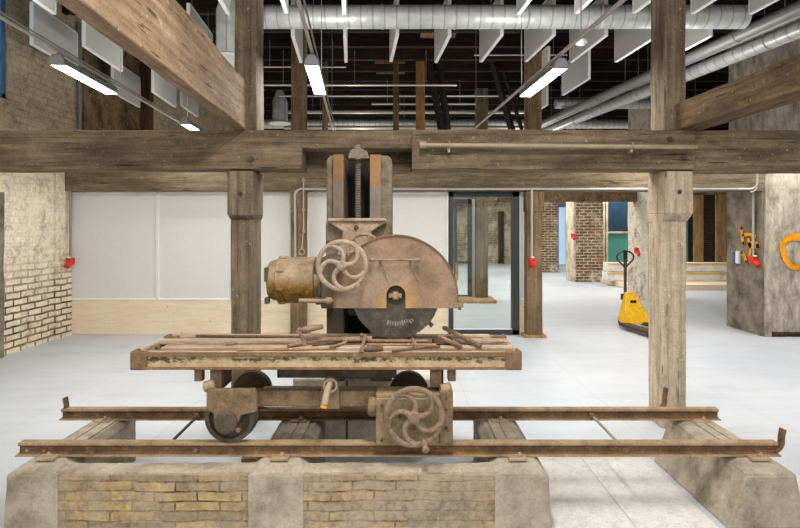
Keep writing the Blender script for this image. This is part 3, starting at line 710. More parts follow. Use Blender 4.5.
def stop(parent, x, y, side, z=.39, h=.1, low=.335):
    m = MB(); pts = []
    for i in range(9):
        a = i / 8 * PI * .5; pts.append((x + side * (.055 * math.sin(a)), low + .055 * (1 - math.cos(a)) + .0))
    pts += [(x + side * .056, z + h * .55), (x + side * .064, z + h)]
    pts = [(x - side * .1, low)] + pts
    for (a, b2) in zip(pts, pts[1:]):
        va, vb = Vector((a[0], 0, a[1])), Vector((b2[0], 0, b2[1])); nn = Vector((-(vb - va).z, 0, (vb - va).x)).normalized() * .008; e = (vb - va).normalized() * .003
        q = [va - nn - e, vb - nn + e, vb + nn + e, va + nn - e]
        m.hexa([(v.x, y - .02, v.z) for v in q] + [(v.x, y + .02, v.z) for v in q])
    return m.build('end_stop', 'rail', parent, bevel=.002)
stop(rf, 2.105, 3.02, 1, .37, .09, .338); stop(rb, -2.185, 3.58, -1, .37, .09, .338)
stop(rb, 1.745, 3.625, 1, .40, .11, .37)
for parent, y, xs in ((rf, 3.02, (-1.955, -.665, .65, 1.985)), (rb, 3.58, (-1.955, -.665, .65, 1.99))):
    for x in xs:
        for s in (-1, 1):
            m = MB(); m.rbox(x - .05, x + .05, y + s * .065 - .03, y + s * .065 + .03, .318, .336, .002, .03, x); c = m.build('clip_plate', 'clip', parent, bevel=.004)
            m = MB(); bolt(m, (x + .012, y + s * .07, .336), (0, 0, 1), .014, .014); m.build('bolt', 'clip', c)
for px in (24, 41): c = at(px, 448, 2.99); m = MB(); m.cyl((c.x, 3.01, .342), (c.x, 3.03, .342), .007, n=12); m.build('bolt_hole_rim', 'clip', rf)
for bx_, br_ in ((1.27, .02), (-1.15, .014)): mm = MB(); bolt(mm, (bx_, 3.012, .345), (0, -1, 0), br_, .015); mm.build('bolt', 'iron_mid', rf)
for x, mt, lab in ((-1.34, 'iron_dark', 'left dark tie rod between the two rails'), (1.275, 'pipe', 'right pale tie rod between the two rails')):
    r = thing('tie_rod', lab, 'rod', (x, 3.28, .345), 'tie rods between rails')
    MB().cyl((x, 3.025, .345), (x, 3.575, .355), .009, n=10).build('bar', mt, r)
    m = MB(); bolt(m, (x, 3.53, .355), (0, -1, 0), .02, .02); m.build('nut', 'iron_mid', r)

# ---------------------------------------------------------------- handwheels
def handwheel(parent, c, R, n_sp, mat, spiral=.95, rr=.014, hub=.032, axis=(0, -1, 0), sub=True):
    c = Vector(c)
    w = MB().torus(c, axis, R - rr, rr, 48, 10).build('handwheel', mat, parent)
    s = MB()
    for k in range(n_sp):
        a0 = 2 * PI * k / n_sp + .15; pts = []; rad = []
        for i in range(11):
            q = i / 10; rr_ = hub * .7 + (R - rr - hub * .7) * q
            a = a0 + spiral * (math.sin(q * PI - PI / 2) * .5 + .5) if spiral else a0
            if spiral: a = a0 + spiral * .78 * q ** 1.7 - .1 * math.sin(q * PI)
            pts.append((c.x + rr_ * math.cos(a), c.y, c.z + rr_ * math.sin(a))); rad.append(rr * (1.15 - .3 * math.sin(q * PI)))
        s.tube(pts, rad, 8)
    s.build('spokes', mat, w)
    MB().lathe(c + Vector((0, .03, 0)), (0, -1, 0), [(0, hub * .8), (.02, hub), (.045, hub), (.055, hub * .75), (.055, hub * .45), (.062, hub * .4)], 20).build('hub', mat, w)
    return w

# ---------------------------------------------------------------- trolley on the rails
TX0, TX1, TY0, TY1 = -1.494, .675, 2.95, 3.45
r = thing('rail_trolley', 'long rusty saw table trolley standing on the rails', 'trolley', (-.45, 3.28, .393)); T = r
zt0, zt1 = .814, .912
m = MB()
for y0, y1 in ((TY0 + .012, TY0 + .03), (TY1 - .03, TY1 - .012)): m.rbox(TX0 + .06, TX1 - .06, y0, y1, zt0, zt1 - .004, .0015, .08, y0)
for x0, x1 in ((TX0 + .004, TX0 + .03), (TX1 - .03, TX1 - .004)): m.box(x0, x1, TY0 + .03, TY1 - .03, zt0 + .01, zt1 - .01)
fr = m.build('channel_frame', 'chan', r, angle=50)
m = MB()
for y0, y1 in ((TY0, TY0 + .06), (TY1 - .06, TY1)):
    yl = y0 if y0 == TY0 else y1 - .012
    m.box(TX0 + .07, TX1 - .07, yl, yl + .012, zt1 - .026, zt1); m.box(TX0 + .07, TX1 - .07, y0, y1, zt0, zt0 + .014)
m.build('channel_lip', 'lip', fr, bevel=.003)
for x in (TX0, TX1 - .09):
    for y in (TY0 - .004, TY1 - .085):
        m = MB(); m.rbox(x, x + .09, y, y + .03, zt0 - .002, zt1 + .004, .001, .05); m.rbox(x + (0 if x < 0 else .07), x + (.02 if x < 0 else .09), y, y + .09, zt0 - .002, zt1 + .004, .001, .05)
        m.box(x, x + .09, y, y + .09, zt0, zt0 + .02)
        m.build('corner_casting', 'lip', r, bevel=.006)
for k, (y0, y1, xa, xb, dz, mt) in enumerate(((2.962, 2.986, .075, -.075, .001, 'deck'), (2.998, 3.048, .05, -.05, -.007, 'deck_worn'), (3.064, 3.125, .12, -.02, .003, 'deck'), (3.15, 3.215, .10, -.14, -.006, 'deck_worn'), (3.24, 3.31, .03, -.02, .004, 'deck'), (3.335, 3.39, .14, -.15, -.005, 'deck_worn'), (3.41, 3.452, .08, -.10, .005, 'deck'))):
    MB().rbox(TX0 + xa, TX1 + xb, y0, y1, .888 + dz, .911 + dz, .003, .09, k * 3).build('deck_plank', mt, r, bevel=.002, angle=50)
for x in (-1.36, -.9, -.4, .1, .54): MB().box(x, x + .07, TY0 + .03, TY1 - .03, .835, .886).build('cross_bearer', 'iron_dark', r, bevel=.003)
# long side sills under the deck
for y, za, zb_ in ((3.04, .578, .668), (3.38, .495, .58)):
    MB().rbox(-.88, .1, y, y + .07, za, zb_, .004, .1, y).build('side_sill', 'iron_mid', r, bevel=.008, angle=50)
m = MB(); m.box(-.72, -.02, 3.12, 3.17, .722, .79); m.build('drive_rack', 'iron_dark', r, bevel=.004)
for x, mt in ((-1.16, 'iron_mid'), (-1.07, 'iron_mid'), (.17, 'iron_mid'), (.27, 'iron_mid')):
    MB().rbox(x, x + (.045 if x in (-1.16, .27) else .065), 3.0, 3.05, .735 if x in (-1.16, .27) else .70, .816, .002, .04).build('hanger_bracket', mt, r, bevel=.005)
m = MB()
for x in (-1.06, .2): MB().box(x, x + .05, 3.06, 3.2, .68, .82).build('hanger_web', 'iron_dark', r, bevel=.004)
# axle housings and wheels
def axle_plate(x, y, back):
    m = MB(); s = 1 if not back else -1
    m.prism([(x - .115, .60), (x - .1, .71), (x + .155, .71), (x + .165, .67), (x + .165, .585), (x + .12, .575), (x + .078, .565), (x + .062, .525), (x + .052, .49), (x - .058, .49), (x - .066, .53), (x - .075, .575)], y - .08 * s, y - .045 * s)
    o = m.build('axle_guard', 'iron_mid' if not back else 'iron_dark', r, bevel=.006)
    if not back: MB().box(x - .005, x + .008, y - .09, y - .07, .545, .62).build('rib', 'iron_mid', o, bevel=.004)
def wheel(x, y, back, cap=True, R=.1385):
    s = -1 if not back else 1; zw = .3935 + R; c = (x, y - s * .042, zw)
    w = MB().lathe(c, (0, s, 0), [(0, .02), (0, R + .0065), (.012, R + .0065), (.018, R + .001), (.072, R), (.072, R - .0245), (.045, .113), (.045, .05), (.055, .045), (.055, .01)], 44).build('wheel', 'iron_dark', r)
    m = MB()
    for k in range(4):
        a = .5 + k * PI / 2; m.cyl((x + .085 * math.cos(a), y + s * .0035, zw + .085 * math.sin(a)), (x + .085 * math.cos(a), y + s * .005, zw + .085 * math.sin(a)), .014, n=14)
    m.build('web_hole', 'black' if back else 'clip', w)
    if cap:
        m = MB(); cy = y + s * .05; m.lathe((x, cy, .531), (0, s, 0), [(0, .062), (.05, .062), (.056, .056), (.056, .012), (.06, .01)], 28)
        c_ = m.build('axle_cap', 'iron_dark', w)
        for k in range(3): a = PI / 2 + k * 2 * PI / 3; m = MB(); bolt(m, (x + .043 * math.cos(a), cy + s * .056, .531 + .043 * math.sin(a)), (0, s, 0), .011, .008); m.build('bolt', 'tool_dark', c_)
wheel(-.957, 3.02, False); wheel(.085, 3.02, False, False); wheel(-.985, 3.58, True, True, .122); wheel(.06, 3.58, True, True, .122)
axle_plate(-.957, 3.02, False)
for x in (-.965, .078): MB().cyl((x, 3.0, .531), (x, 3.62, .515), .026, n=14).build('axle', 'iron_dark', r)
for c in (at(209, 388, 2.97), at(447, 391, 2.96)):
    m = MB(); m.lathe(c + Vector((-.03, .02, 0)), (1, 0, .25), [(0, .03), (.05, .032), (.06, .02)], 18); m.cyl(c + Vector((0, .02, -.01)), c + Vector((0, .02, -.1)), .02)
    m.build('grease_cup', 'clip', r)
# middle lever bracket
p = at(329, 390, 2.97)
m = MB(); m.prism([(p.x - .06, .575), (p.x + .055, .575), (p.x + .05, .70), (p.x + .03, .745), (p.x, .76), (p.x - .03, .745), (p.x - .05, .68)], 3.01, 3.05); lb = m.build('lever_bracket', 'iron_mid', r, bevel=.006)
m = MB(); m.tube([(p.x + .005, 3.0, .735), (p.x - .005, 2.95, .71), (p.x - .02, 2.93, .63)], [.016, .018, .02], 12); m.build('lever', 'pipe', lb)
q = Vector((p.x - .0205, 2.929, .627)); MB().cyl(q, q + Vector((-.003, -.002, -.014)), .0185, n=12).build('orange_tip', 'orange', lb)
m = MB(); m.torus((p.x + .005, 2.995, .715), (0, 1, 0), .035, .008, 20, 6); m.build('bracket_eye', 'pipe', lb)
# gear casing and its handwheel
gx0, gx1 = -.134, .285
m = MB(); m.rbox(gx0, gx1, 2.945, 3.0, .398, .66, .002, .08, 2); m.rbox(gx0, gx1 - .03, 2.95, 3.09, .655, .68, .003, .08, 3); gc = m.build('gear_casing', 'gear', r, bevel=.006, angle=50)
MB().rbox(.22, .292, 2.935, 3.1, .41, .70, .002, .08, 4).build('casing_side_plate', 'iron_mid', gc, bevel=.006)
for x, z in ((.0, .56), (.255, .6), (.255, .5), (.255, .66), (-.1, .43), (-.1, .62)): m = MB(); bolt(m, (x, 2.942, z), (0, -1, 0), .009, .008); m.build('bolt', 'iron_dark', gc)
MB().lathe((gx0, 2.99, .60), (-1, 0, 0), [(0, .05), (.02, .055), (.04, .05), (.05, .03)], 18).build('shaft_boss', 'iron_mid', gc)
MB().cyl((.076, 2.95, .577), (.076, 2.87, .577), .018).build('wheel_spindle', 'iron_mid', gc)
hw = handwheel(r, (.076, 2.885, .577), .168, 5, 'wheel2', 1.1, .0165, .036)
hx, hz = .13, .448
MB().lathe((hx, 2.875, hz), (.1, -.9, -.35), [(-.01, .012), (.0, .017), (.02, .02), (.03, .014), (.045, .016), (.06, .021), (.07, .014)], 16).build('crank_knob', 'wheel2', hw)

# ---------------------------------------------------------------- stone saw on its foundation block
o = MB().rbox(-.78, .30, 3.85, 4.19, 0, .51, .006, .1, 4).build('foundation_block', 'block', loc=(-.24, 4.0, 0), bevel=.012, angle=50)
tag(o, 'grey concrete foundation block under the saw column behind the trolley', 'block')
m = MB(); xs = at(347, 0, 3.85).x; m.box(xs - .004, xs + .004, 3.838, 3.86, 0, .5); m.build('joint', 'dark_timber', o)
r = thing('stone_saw', 'tall rusty stone saw with half round guard and upright screw column', 'saw', (-.29, 4.0, .51)); SW = r
D = 3.76
def cx(px, d=D): return (px - 400) * d / F
def cz(py, d=D): return 1.6 + (228 - py) * d / F
ztop = cz(155)
def sidecast(xa, xb, out):
    m = MB(); rr = .045; pts = [(xa, .51), (xb, .51), (xb, ztop - (rr if out > 0 else 0))]
    if out > 0: pts += [(xb - rr + rr * math.cos(a), ztop - rr + rr * math.sin(a)) for a in (PI / 8, PI / 4, 3 * PI / 8, PI / 2)] + [(xa, ztop)]
    else: pts += [(xb, ztop)] if False else []; 
    if out < 0: pts = [(xa, .51), (xb, .51), (xb, ztop)] + [(xa + rr + rr * math.cos(a), ztop - rr + rr * math.sin(a)) for a in (PI / 2, 5 * PI / 8, 3 * PI / 4, 7 * PI / 8, PI)]
    m.prism(pts, D + .02, 4.17); return m
cbx = [cx(326), cx(333.5), cx(344), cx(370), cx(381), cx(392)]
sidecast(cbx[0], cbx[2] - .0, -1).build('column_cheek', 'cast', r, bevel=.01)
sidecast(cbx[3], cbx[5], 1).build('column_cheek', 'cast', r, bevel=.01)
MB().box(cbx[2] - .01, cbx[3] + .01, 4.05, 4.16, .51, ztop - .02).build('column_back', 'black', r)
for a, b_ in ((cbx[1], cbx[2]), (cbx[3], cbx[4])): MB().box(a, b_, D - .025, D + .03, .6, cz(155)).build('slideway', 'way', r, bevel=.003)
sx = cx(357.8); m = MB(); prof = []; z = cz(225); i = 0
while z < cz(157): prof += [(z, .017), (z + .006, .0235)]; z += .012
m.lathe((sx, D + .03, 0), (0, 0, 1), prof, 16); m.build('lead_screw', 'cast', r)
m = MB(); m.prism([(cx(348), cz(159)), (cx(369.5), cz(159)), (cx(367), cz(151.5)), (cx(363), cz(149.5)), (cx(353), cz(149.5)), (cx(350), cz(151.5))], D - .03, D + .1)
m.lathe((sx, D + .03, cz(150)), (0, 0, 1), [(0, .03), (.02, .03), (.022, .02), (.04, .02)], 12)
m.lathe((sx, D + .0, cz(160)), (0, 0, 1), [(0, .03), (.03, .036)], 14); m.build('screw_cap', 'cast', r, bevel=.005)
# saddle that climbs the column
m = MB(); dS = 3.62; y0s = dS
m.prism([(cx(328), 1.06), (cx(389), 1.06), (cx(390), 1.62), (cx(389), cz(221)), (cx(327.5), cz(221)), (cx(327), 1.62)], y0s + .06, D + .02)
sd = m.build('saddle', 'cast', r, bevel=.012); m = MB(); m.prism([(cx(335), 1.3), (cx(380), 1.3), (cx(372), 1.575), (cx(387), 1.64), (cx(387), 1.66), (cx(331), 1.66), (cx(331), 1.64), (cx(345), 1.575)], y0s, y0s + .08)
m.build('saddle_face', 'clip', sd, bevel=.012)
MB().box(cx(331), cx(386), y0s - .02, y0s + .1, cz(221.5), cz(218.5)).build('saddle_ledge', 'clip', sd, bevel=.004)
for bx_, by_, bz_ in ((cx(358), y0s, 1.605), (cx(391), y0s + .05, 1.56), (cx(330), y0s + .05, 1.5)): m = MB(); bolt(m, (bx_, by_, bz_), (0, -1, 0), .016, .014); m.build('bolt', 'iron_dark', sd)
m = MB(); m.rbox(cx(330), cx(384), 3.3, y0s + .07, 1.10, 1.42, .004, .1, 2); m.lathe((-.024, 3.62, 1.2), (0, -1, 0), [(0, .13), (.3, .12), (.31, .06), (.36, .06)], 24); m.rbox(cx(352), cx(364), 3.5, 3.75, 1.02, 1.11, .004, .1, 2)
m.build('gear_head', 'cast_dark', r, bevel=.012, angle=50)
# guard: two half-round cheeks and a rim
GX, GZ, GR, GB = -.024, 1.193, .364, 1.127
def guard_poly(slot):
    pts = [(GX + GR * math.cos(PI * i / 40), GZ + GR * math.sin(PI * i / 40)) for i in range(41)]
    pts += [(GX - GR, GB)]
    if slot:
        s = .056; pts += [(GX - s, GB)] + [(GX - s * math.cos(PI * i / 14), 1.205 + s * math.sin(PI * i / 14)) for i in range(15)] + [(GX + s, GB)]
    pts += [(GX + GR, GB)]
    return pts
def plate(poly_outer, slot, y0, y1):
    m = MB(); s = .056; n = 40; oc = [(GX - GR, GB)] + [(GX - GR * math.cos(PI * i / n), GZ + GR * math.sin(PI * i / n)) for i in range(n + 1)] + [(GX + GR, GB)]
    ic = [(GX - s, GB)] + [(GX - s * math.cos(PI * i / n), 1.205 + s * math.sin(PI * i / n)) for i in range(n + 1)] + [(GX + s, GB)]
    if not slot: ic = [(GX, GB)] * len(ic)
    V = [[m.bm.verts.new((x, y, z)) for x, z in c] for c in (oc, ic) for y in (y0, y1)]
    k = len(oc)
    for i in range(k - 1):
        m.face([V[0][i], V[0][i + 1], V[2][i + 1], V[2][i]]); m.face([V[1][i], V[3][i], V[3][i + 1], V[1][i + 1]])
        m.face([V[0][i], V[1][i], V[1][i + 1], V[0][i + 1]]); m.face([V[2][i], V[2][i + 1], V[3][i + 1], V[3][i]])
    for i in (0, k - 1): m.face([V[0][i], V[2][i], V[3][i], V[1][i]])
    return m
gd = plate(None, True, 3.145, 3.152).build('blade_guard', 'guard', r)
plate(None, False, 3.25, 3.256).build('guard_back', 'guard_edge', gd)
m = MB(); n = 40; prev = None
for i in range(n + 3):
    if i == 0: x, z, ux, uz = GX - GR, GB, -1, 0
    elif i == n + 2: x, z, ux, uz = GX + GR, GB, 1, 0
    else: a = PI * (i - 1) / n; x, z, ux, uz = GX - GR * math.cos(a), GZ + GR * math.sin(a), -math.cos(a), math.sin(a)
    cur = [m.bm.verts.new(q) for q in ((x - ux * .004, 3.138, z - uz * .004), (x + ux * .004, 3.138, z + uz * .004), (x + ux * .004, 3.262, z + uz * .004), (x - ux * .004, 3.262, z - uz * .004))]
    if prev:
        for q in range(4): m.face([prev[q], cur[q], cur[(q + 1) % 4], prev[(q + 1) % 4]])
    else: m.face(cur[::-1])
    prev = cur
m.face(prev); m.build('guard_rim', 'guard_edge', gd)
h0, h1 = at(372, 259.8, 3.11), at(417, 259.8, 3.11)
m = MB(); m.cyl(h0, h1, .0065, n=10)
for c in (h0, h1): m.lathe(c - Vector((.016, 0, 0)), (1, 0, 0), [(0, .007), (.008, .013), (.024, .013), (.034, .007)], 12)
for px in (380.5, 410.5): c = at(px, 259.8, 3.11); m.cyl(c, (c.x, 3.148, c.z), .007, n=8)
for a, b_ in (((380, 261), (388, 280)), ((410, 261), (418, 280))): m.tube([at(*a, 3.125), at(*b_, 3.137)], .003, 6)
m.build('guard_handle', 'tool', gd)
m = MB(); c = at(458, 305, 3.14); m.rbox(c.x - .02, c.x + .03, 3.13, 3.2, c.z - .012, c.z + .012, .002, .02); m.cyl((c.x + .012, 3.15, c.z - .03), (c.x + .012, 3.15, c.z + .03), .01)
m.build('guard_lug', 'gear', gd); m = MB(); c = at(457, 270, 3.14); m.box(c.x - .012, c.x + .008, 3.14, 3.2, c.z - .06, c.z + .04); m.build('guard_clip', 'gear', gd); m = MB(); c = at(430, 322, 3.2)
m.tube([(c.x - .02, 3.27, 1.13), (c.x - .015, 3.27, 1.03), (c.x + .02, 3.265, 1.0)], .014, 8); m.build('guard_hook', 'gear', gd)
BX, BZ, BR = -.026, 1.2, .264
m = MB(); pts = []
ns = 30
for k in range(ns):
    a0 = 2 * PI * k / ns; a1 = 2 * PI * (k + 1) / ns; g = .006
    for a, rr in ((a0 + g, BR - .006), (a0 + g, BR), (a0 * .67 + a1 * .33, BR), (a0 * .33 + a1 * .67, BR), (a1 - g, BR), (a1 - g, BR - .006)): pts.append((BX + rr * math.cos(a), BZ + rr * math.sin(a)))
m.prism(pts, 3.197, 3.203); bd = m.build('saw_blade', 'blade', r, smooth=False)
m = MB(); m.lathe((BX, 3.198, BZ), (0, -1, 0), [(0, .06), (.012, .06), (.02, .04), (.03, .034)], 24); m.build('flange', 'iron_dark', bd)
m = MB(); m.lathe((BX, 3.17, BZ), (0, -1, 0), [(0, .026), (.035, .026), (.036, .018), (.055, .016)], 6); c = Vector((BX, 3.15, BZ))
m.rbox(c.x - .04, c.x + .036, 3.14, 3.155, c.z - .012, c.z + .014, .003, .02); m.build('hub_nut', 'hub', bd)
m = MB()
for i in range(11):
    a = -PI * .585 + i * .085; rr = .172 + (.01 if i > 8 else 0)
    e = Vector((math.cos(a), 0, math.sin(a))); tt = Vector((-math.sin(a), 0, math.cos(a))); c = Vector((BX, 3.1962, BZ)) + e * rr
    hgt, wd = (.011, .0035) if i % 3 else (.013, .005)
    q = [c - e * hgt - tt * wd, c - e * hgt + tt * wd, c + e * hgt + tt * wd, c + e * hgt - tt * wd]
    m.hexa([tuple(v) for v in q] + [tuple(v - Vector((0, .0006, 0))) for v in q])
m.build('maker_stamp', 'mark', bd, smooth=False)
# motor
MY, MZ, MR = 3.47, 1.262, .15
def mx(px): return (px - 400) * MY / F
m = MB(); m.lathe((0, MY, MZ), (1, 0, 0), [(mx(270), .09), (mx(270.5), .118), (mx(274), .13), (mx(279), .135), (mx(280), MR + .004), (mx(283), MR + .004), (mx(283.5), MR), (mx(316), MR), (mx(317), MR - .03), (mx(324), MR - .04)], 36)
mo = m.build('motor', 'motor', r)
m = MB(); m.lathe((0, MY, MZ), (1, 0, 0), [(mx(267.5), .03), (mx(268), .06), (mx(270.5), .065)], 20); m.box(mx(269), mx(273), MY - .12, MY - .07, MZ - .14, MZ - .1); m.box(mx(269), mx(272), MY - .13, MY - .09, MZ + .0, MZ + .09)
m.build('motor_end_cap', 'iron_dark', mo, bevel=.004)
for i in range(8): a = i * PI / 4 + .3; m = MB(); m.lathe((mx(283), MY + (MR + .006) * math.cos(a), MZ + (MR + .006) * math.sin(a)), (1, 0, 0), [(-.012, .01), (.03, .01)], 8); m.build('band_bolt', 'motor', mo)
MB().rbox(mx(316), cx(345, 3.5), 3.36, 3.6, 1.13, 1.36, .004, .08).build('motor_mount', 'cast_dark', r, bevel=.012)
m = MB(); a = at(299, 300.5, 3.3); b_ = at(337, 301, 3.3); m.cyl(a, b_, .013, n=12); m.cyl(at(326, 300.7, 3.3), at(332, 300.8, 3.3), .022, n=12); m.cyl(at(335, 300, 3.3), at(335, 300, 3.45), .02, n=10)
m.build('clamp_bar', 'clip', r)
m = MB(); m.box(cx(316, 3.35), cx(332, 3.35), 3.33, 3.4, 1.12, 1.17); m.box(cx(318, 3.35), cx(322, 3.35), 3.33, 3.4, 1.17, 1.25); m.build('slide_foot', 'iron_dark', r, bevel=.006)
hw = handwheel(r, (-.332, 3.05, 1.385), .151, 5, 'wheel', 1.05, .0145, .03)
MB().cyl((-.332, 3.06, 1.385), (-.332, 3.32, 1.385), .014).build('spindle', 'iron_mid', hw)
c = (-.332 + .115, 3.038, 1.385 - .085); MB().lathe((-.243, 3.04, 1.275), (0, -1, 0), [(0, .012), (.01, .014), (.014, .008)], 10).build('crank_stud', 'wheel', hw)
hw2 = handwheel(r, (-.236, 3.5, 1.452), .118, 6, 'wheel', 0, .011, .026)
MB().cyl((-.236, 3.5, 1.452), (-.236, 3.65, 1.452), .013).build('spindle', 'iron_mid', hw2)

# ---------------------------------------------------------------- tools on the trolley deck
ZD = .914
def on(px, py, z=ZD):
    """deck point seen at a pixel"""
    d = (1.6 - z) * F / (py - 228); return Vector(((px - 400) * d / F, d, z))
def bar(name, label, cat, p, q, rr, mat, group=None, n=10, lift=0, taper=1.0):
    a, b_ = on(*p), on(*q); a.z += rr + lift; b_.z += rr + .001
    o = MB().cyl(a, b_, rr, rr * taper, n).build(name, mat, loc=(a + b_) / 2)
    return tag(o, label, cat, group)
def crank(label, pts, rad, hs, mat, hmat):
    ps = [Vector(p) for p in pts]; r = thing('crank_handle', label, 'crank', ps[1], 'loose crank handles')
    m = MB()
    for a, b_ in zip(ps, ps[1:]): m.cyl(a, b_, rad, n=10)
    for q in ps[1:-1]: m.lathe(q - Vector((0, .02, 0)), (0, 1, 0), [(0, rad * 1.3), (.04, rad * 1.3)], 12)
    m.build('arm', mat, r)
    i, j_ = hs; a, b_ = ps[i], ps[j_]; d_ = b_ - a
    m = MB(); m.tube([a + d_ * .12, a + d_ * .3, a + d_ * .7, b_], [rad * 1.3, rad * 1.75, rad * 1.6, rad * 1.2], 12); m.build('grip', hmat, r); return r
z = ZD
crank('crank handle standing up in a Z shape left of the saw blade', [on(288, 348.5, z) + Vector((0, 0, .014)), on(304.5, 345.5, z) + Vector((0, 0, .016)), at(299, 330.5, 3.1), at(323, 326.5, 3.16)], .011, (2, 3), 'tool', 'tool')
crank('crank handle lying flat in front of the saw blade with a dark grip', [on(361, 342, z) + Vector((0, 0, .045)), on(365, 343, z) + Vector((0, 0, .04)), on(362, 351.5, z) + Vector((0, 0, .014)), on(383, 351, z) + Vector((0, 0, .014))], .01, (2, 3), 'tool', 'tool_dark')
gp = 'loose iron bars on the deck'
bar('iron_bar', 'long dusty bar propped with its right end high beside the column', 'bar', (303, 341), (346, 338), .008, 'tool', gp, lift=.0)
bar('iron_bar', 'long thin bar along the rear deck edge at left', 'bar', (196, 337.3), (300, 338.6), .009, 'tool_dark', gp)
bar('iron_bar', 'reddish bar along the left front of the deck', 'bar', (237, 351.2), (330, 350.2), .0075, 'handle_wood', gp)
bar('iron_bar', 'slanting thin bar left of the flat crank', 'bar', (313, 346.6), (351, 340.8), .007, 'tool_dark', gp)
bar('iron_bar', 'orange-brown bar running to the flat crank', 'bar', (330, 349.5), (346, 344), .009, 'handle_wood', gp)
bar('iron_bar', 'straight brown bar behind the flat crank', 'bar', (368, 342.5), (428, 343), .01, 'tool', gp)
bar('iron_bar', 'second brown bar lying under the saw blade', 'bar', (367, 346), (436, 346.5), .008, 'handle_wood', gp)
bar('iron_bar', 'dark thin bar slanting at the right front of the deck', 'bar', (392, 352.2), (440, 347.5), .006, 'tool_dark', gp)
bar('iron_bar', 'short thick pipe lying by the saw column foot', 'bar', (318, 342.3), (372, 341.5), .016, 'clip', gp)
o = bar('hammer_handle', 'short round wooden handle upright across the bars', 'handle', (410, 338.5), (416, 348), .012, 'tool')
bar('iron_bar', 'small curled bar end at the left of the deck', 'bar', (226, 345.6), (237, 344.6), .01, 'tool', gp)
def stake(p, q, w, h, label, lift0, lift1):
    a, b_ = on(*p), on(*q); a.z += lift0; b_.z += lift1; d_ = (b_ - a); u = Vector((-d_.y, d_.x, 0)).normalized() * w / 2; up = Vector((0, 0, h))
    o = MB().hexa([a - u, b_ - u, b_ + u, a + u, a - u + up, b_ - u + up, b_ + u + up, a + u + up]).build('wooden_stake', 'stake', loc=(a + b_) / 2, bevel=.003); return tag(o, label, 'stake', 'wooden stakes on the deck')
stake((444, 338), (480, 348), .028, .02, 'longer wooden stake tilted over the scrap tray at right', .055, .001)
stake((439, 343), (461, 348.3), .026, .018, 'shorter wooden stake in front of the longer one', .03, .001)
r = thing('scrap_tray', 'small dark open tray of scraps under the wooden stakes', 'tray', on(444, 344.5))
a = on(432, 341.5); m = MB(); w_, d_, h_ = .115, .09, .035
m.box(a.x, a.x + w_, a.y - d_, a.y, ZD, ZD + .004)
for x0, x1, y0, y1 in ((0, .004, -d_, 0), (w_ - .004, w_, -d_, 0), (0, w_, -d_, -d_ + .004), (0, w_, -.004, 0)): m.box(a.x + x0, a.x + x1, a.y + y0, a.y + y1, ZD, ZD + h_)
m.build('tray_body', 'tool_dark', r); m = MB()
for k in range(6): m.rbox(a.x + .01 + k * .016, a.x + .024 + k * .016, a.y - .07, a.y - .02, ZD + .004, ZD + .02 + .004 * (k % 3), .004, .02, k)
m.build('scraps', 'black', r)
a = on(466, 341.5); o = MB().rbox(a.x, a.x + .09, a.y - .06, a.y + .02, ZD, ZD + .02, .005, .03).build('stone_chip', 'clip', loc=a); tag(o, 'flat pale stone piece on the deck right of the stakes', 'stone')

# ---------------------------------------------------------------- pallet truck
PT = Vector((3.73, 8.62, 0))
r = thing('pallet_truck', 'yellow hand pallet truck parked on the floor behind the right post', 'pallet truck', PT)
m = MB()
m.hexa([(PT.x - .23, PT.y - .16, .07), (PT.x + .3, PT.y - .16, .07), (PT.x + .2, PT.y + .1, .1), (PT.x - .18, PT.y + .1, .1),
        (PT.x - .09, PT.y - .03, .56), (PT.x + .07, PT.y - .03, .56), (PT.x + .06, PT.y + .06, .56), (PT.x - .08, PT.y + .06, .56)])
bd_ = m.build('yellow_frame', 'truck', r, bevel=.02)
MB().box(PT.x - .05, PT.x + .05, PT.y - .08, PT.y - .066, .40, .44).build('name_plate', 'black', bd_)
for s in (-1, 1):
    x = PT.x + s * .19
    f = MB(); f.hexa([(x - .08, PT.y - .9, .05), (x + .08, PT.y - .9, .05), (x + .08, PT.y - .1, .05), (x - .08, PT.y - .1, .05), (x - .06, PT.y - .9, .085), (x + .06, PT.y - .9, .085), (x + .08, PT.y - .1, .1), (x - .08, PT.y - .1, .1)])
    fk = f.build('fork', 'truck_dark', r, bevel=.006); MB().cyl((x - .04, PT.y - .8, .037), (x + .04, PT.y - .8, .037), .037).build('fork_roller', 'black', fk)
m = MB()
for s in (-1, 1): m.cyl((PT.x + s * .03, PT.y + .14, .09), (PT.x + s * .09, PT.y + .14, .09), .09, n=24)
m.build('steer_wheel', 'black', r)
m = MB(); m.cyl((PT.x, PT.y + .12, .1), (PT.x, PT.y + .12, .5), .035); m.box(PT.x - .07, PT.x + .07, PT.y + .06, PT.y + .18, .42, .52); m.build('pump', 'truck_dark', r, bevel=.006)
hb = Vector((PT.x - .02, PT.y + .12, .5)); ht = Vector((PT.x + .005, PT.y + .16, 1.22))
m = MB(); m.tube([hb, ht - (ht - hb) * .18], .024, 10); hd = m.build('handle_shaft', 'truck_dark', r)
m = MB(); cz_ = ht; pts = []
for k in range(25):
    a = -PI / 2 + 2 * PI * k / 24; xx = math.cos(a) * .15; zz = math.sin(a)
    pts.append((ht.x + xx * (1.0 if zz > -.2 else max(.12, 1 + (zz + .2) * .9)), ht.y, ht.z - .1 + (zz * .1 if zz > 0 else zz * .17)))
m.tube(pts, .015, 8); m.build('handle_loop', 'truck_dark', hd)
MB().box(ht.x - .02, ht.x + .02, ht.y - .02, ht.y + .02, ht.z - .25, ht.z - .0).build('lift_lever', 'black', hd)
EMPTY_ROT = math.radians(9)
r.rotation_euler.z = EMPTY_ROT

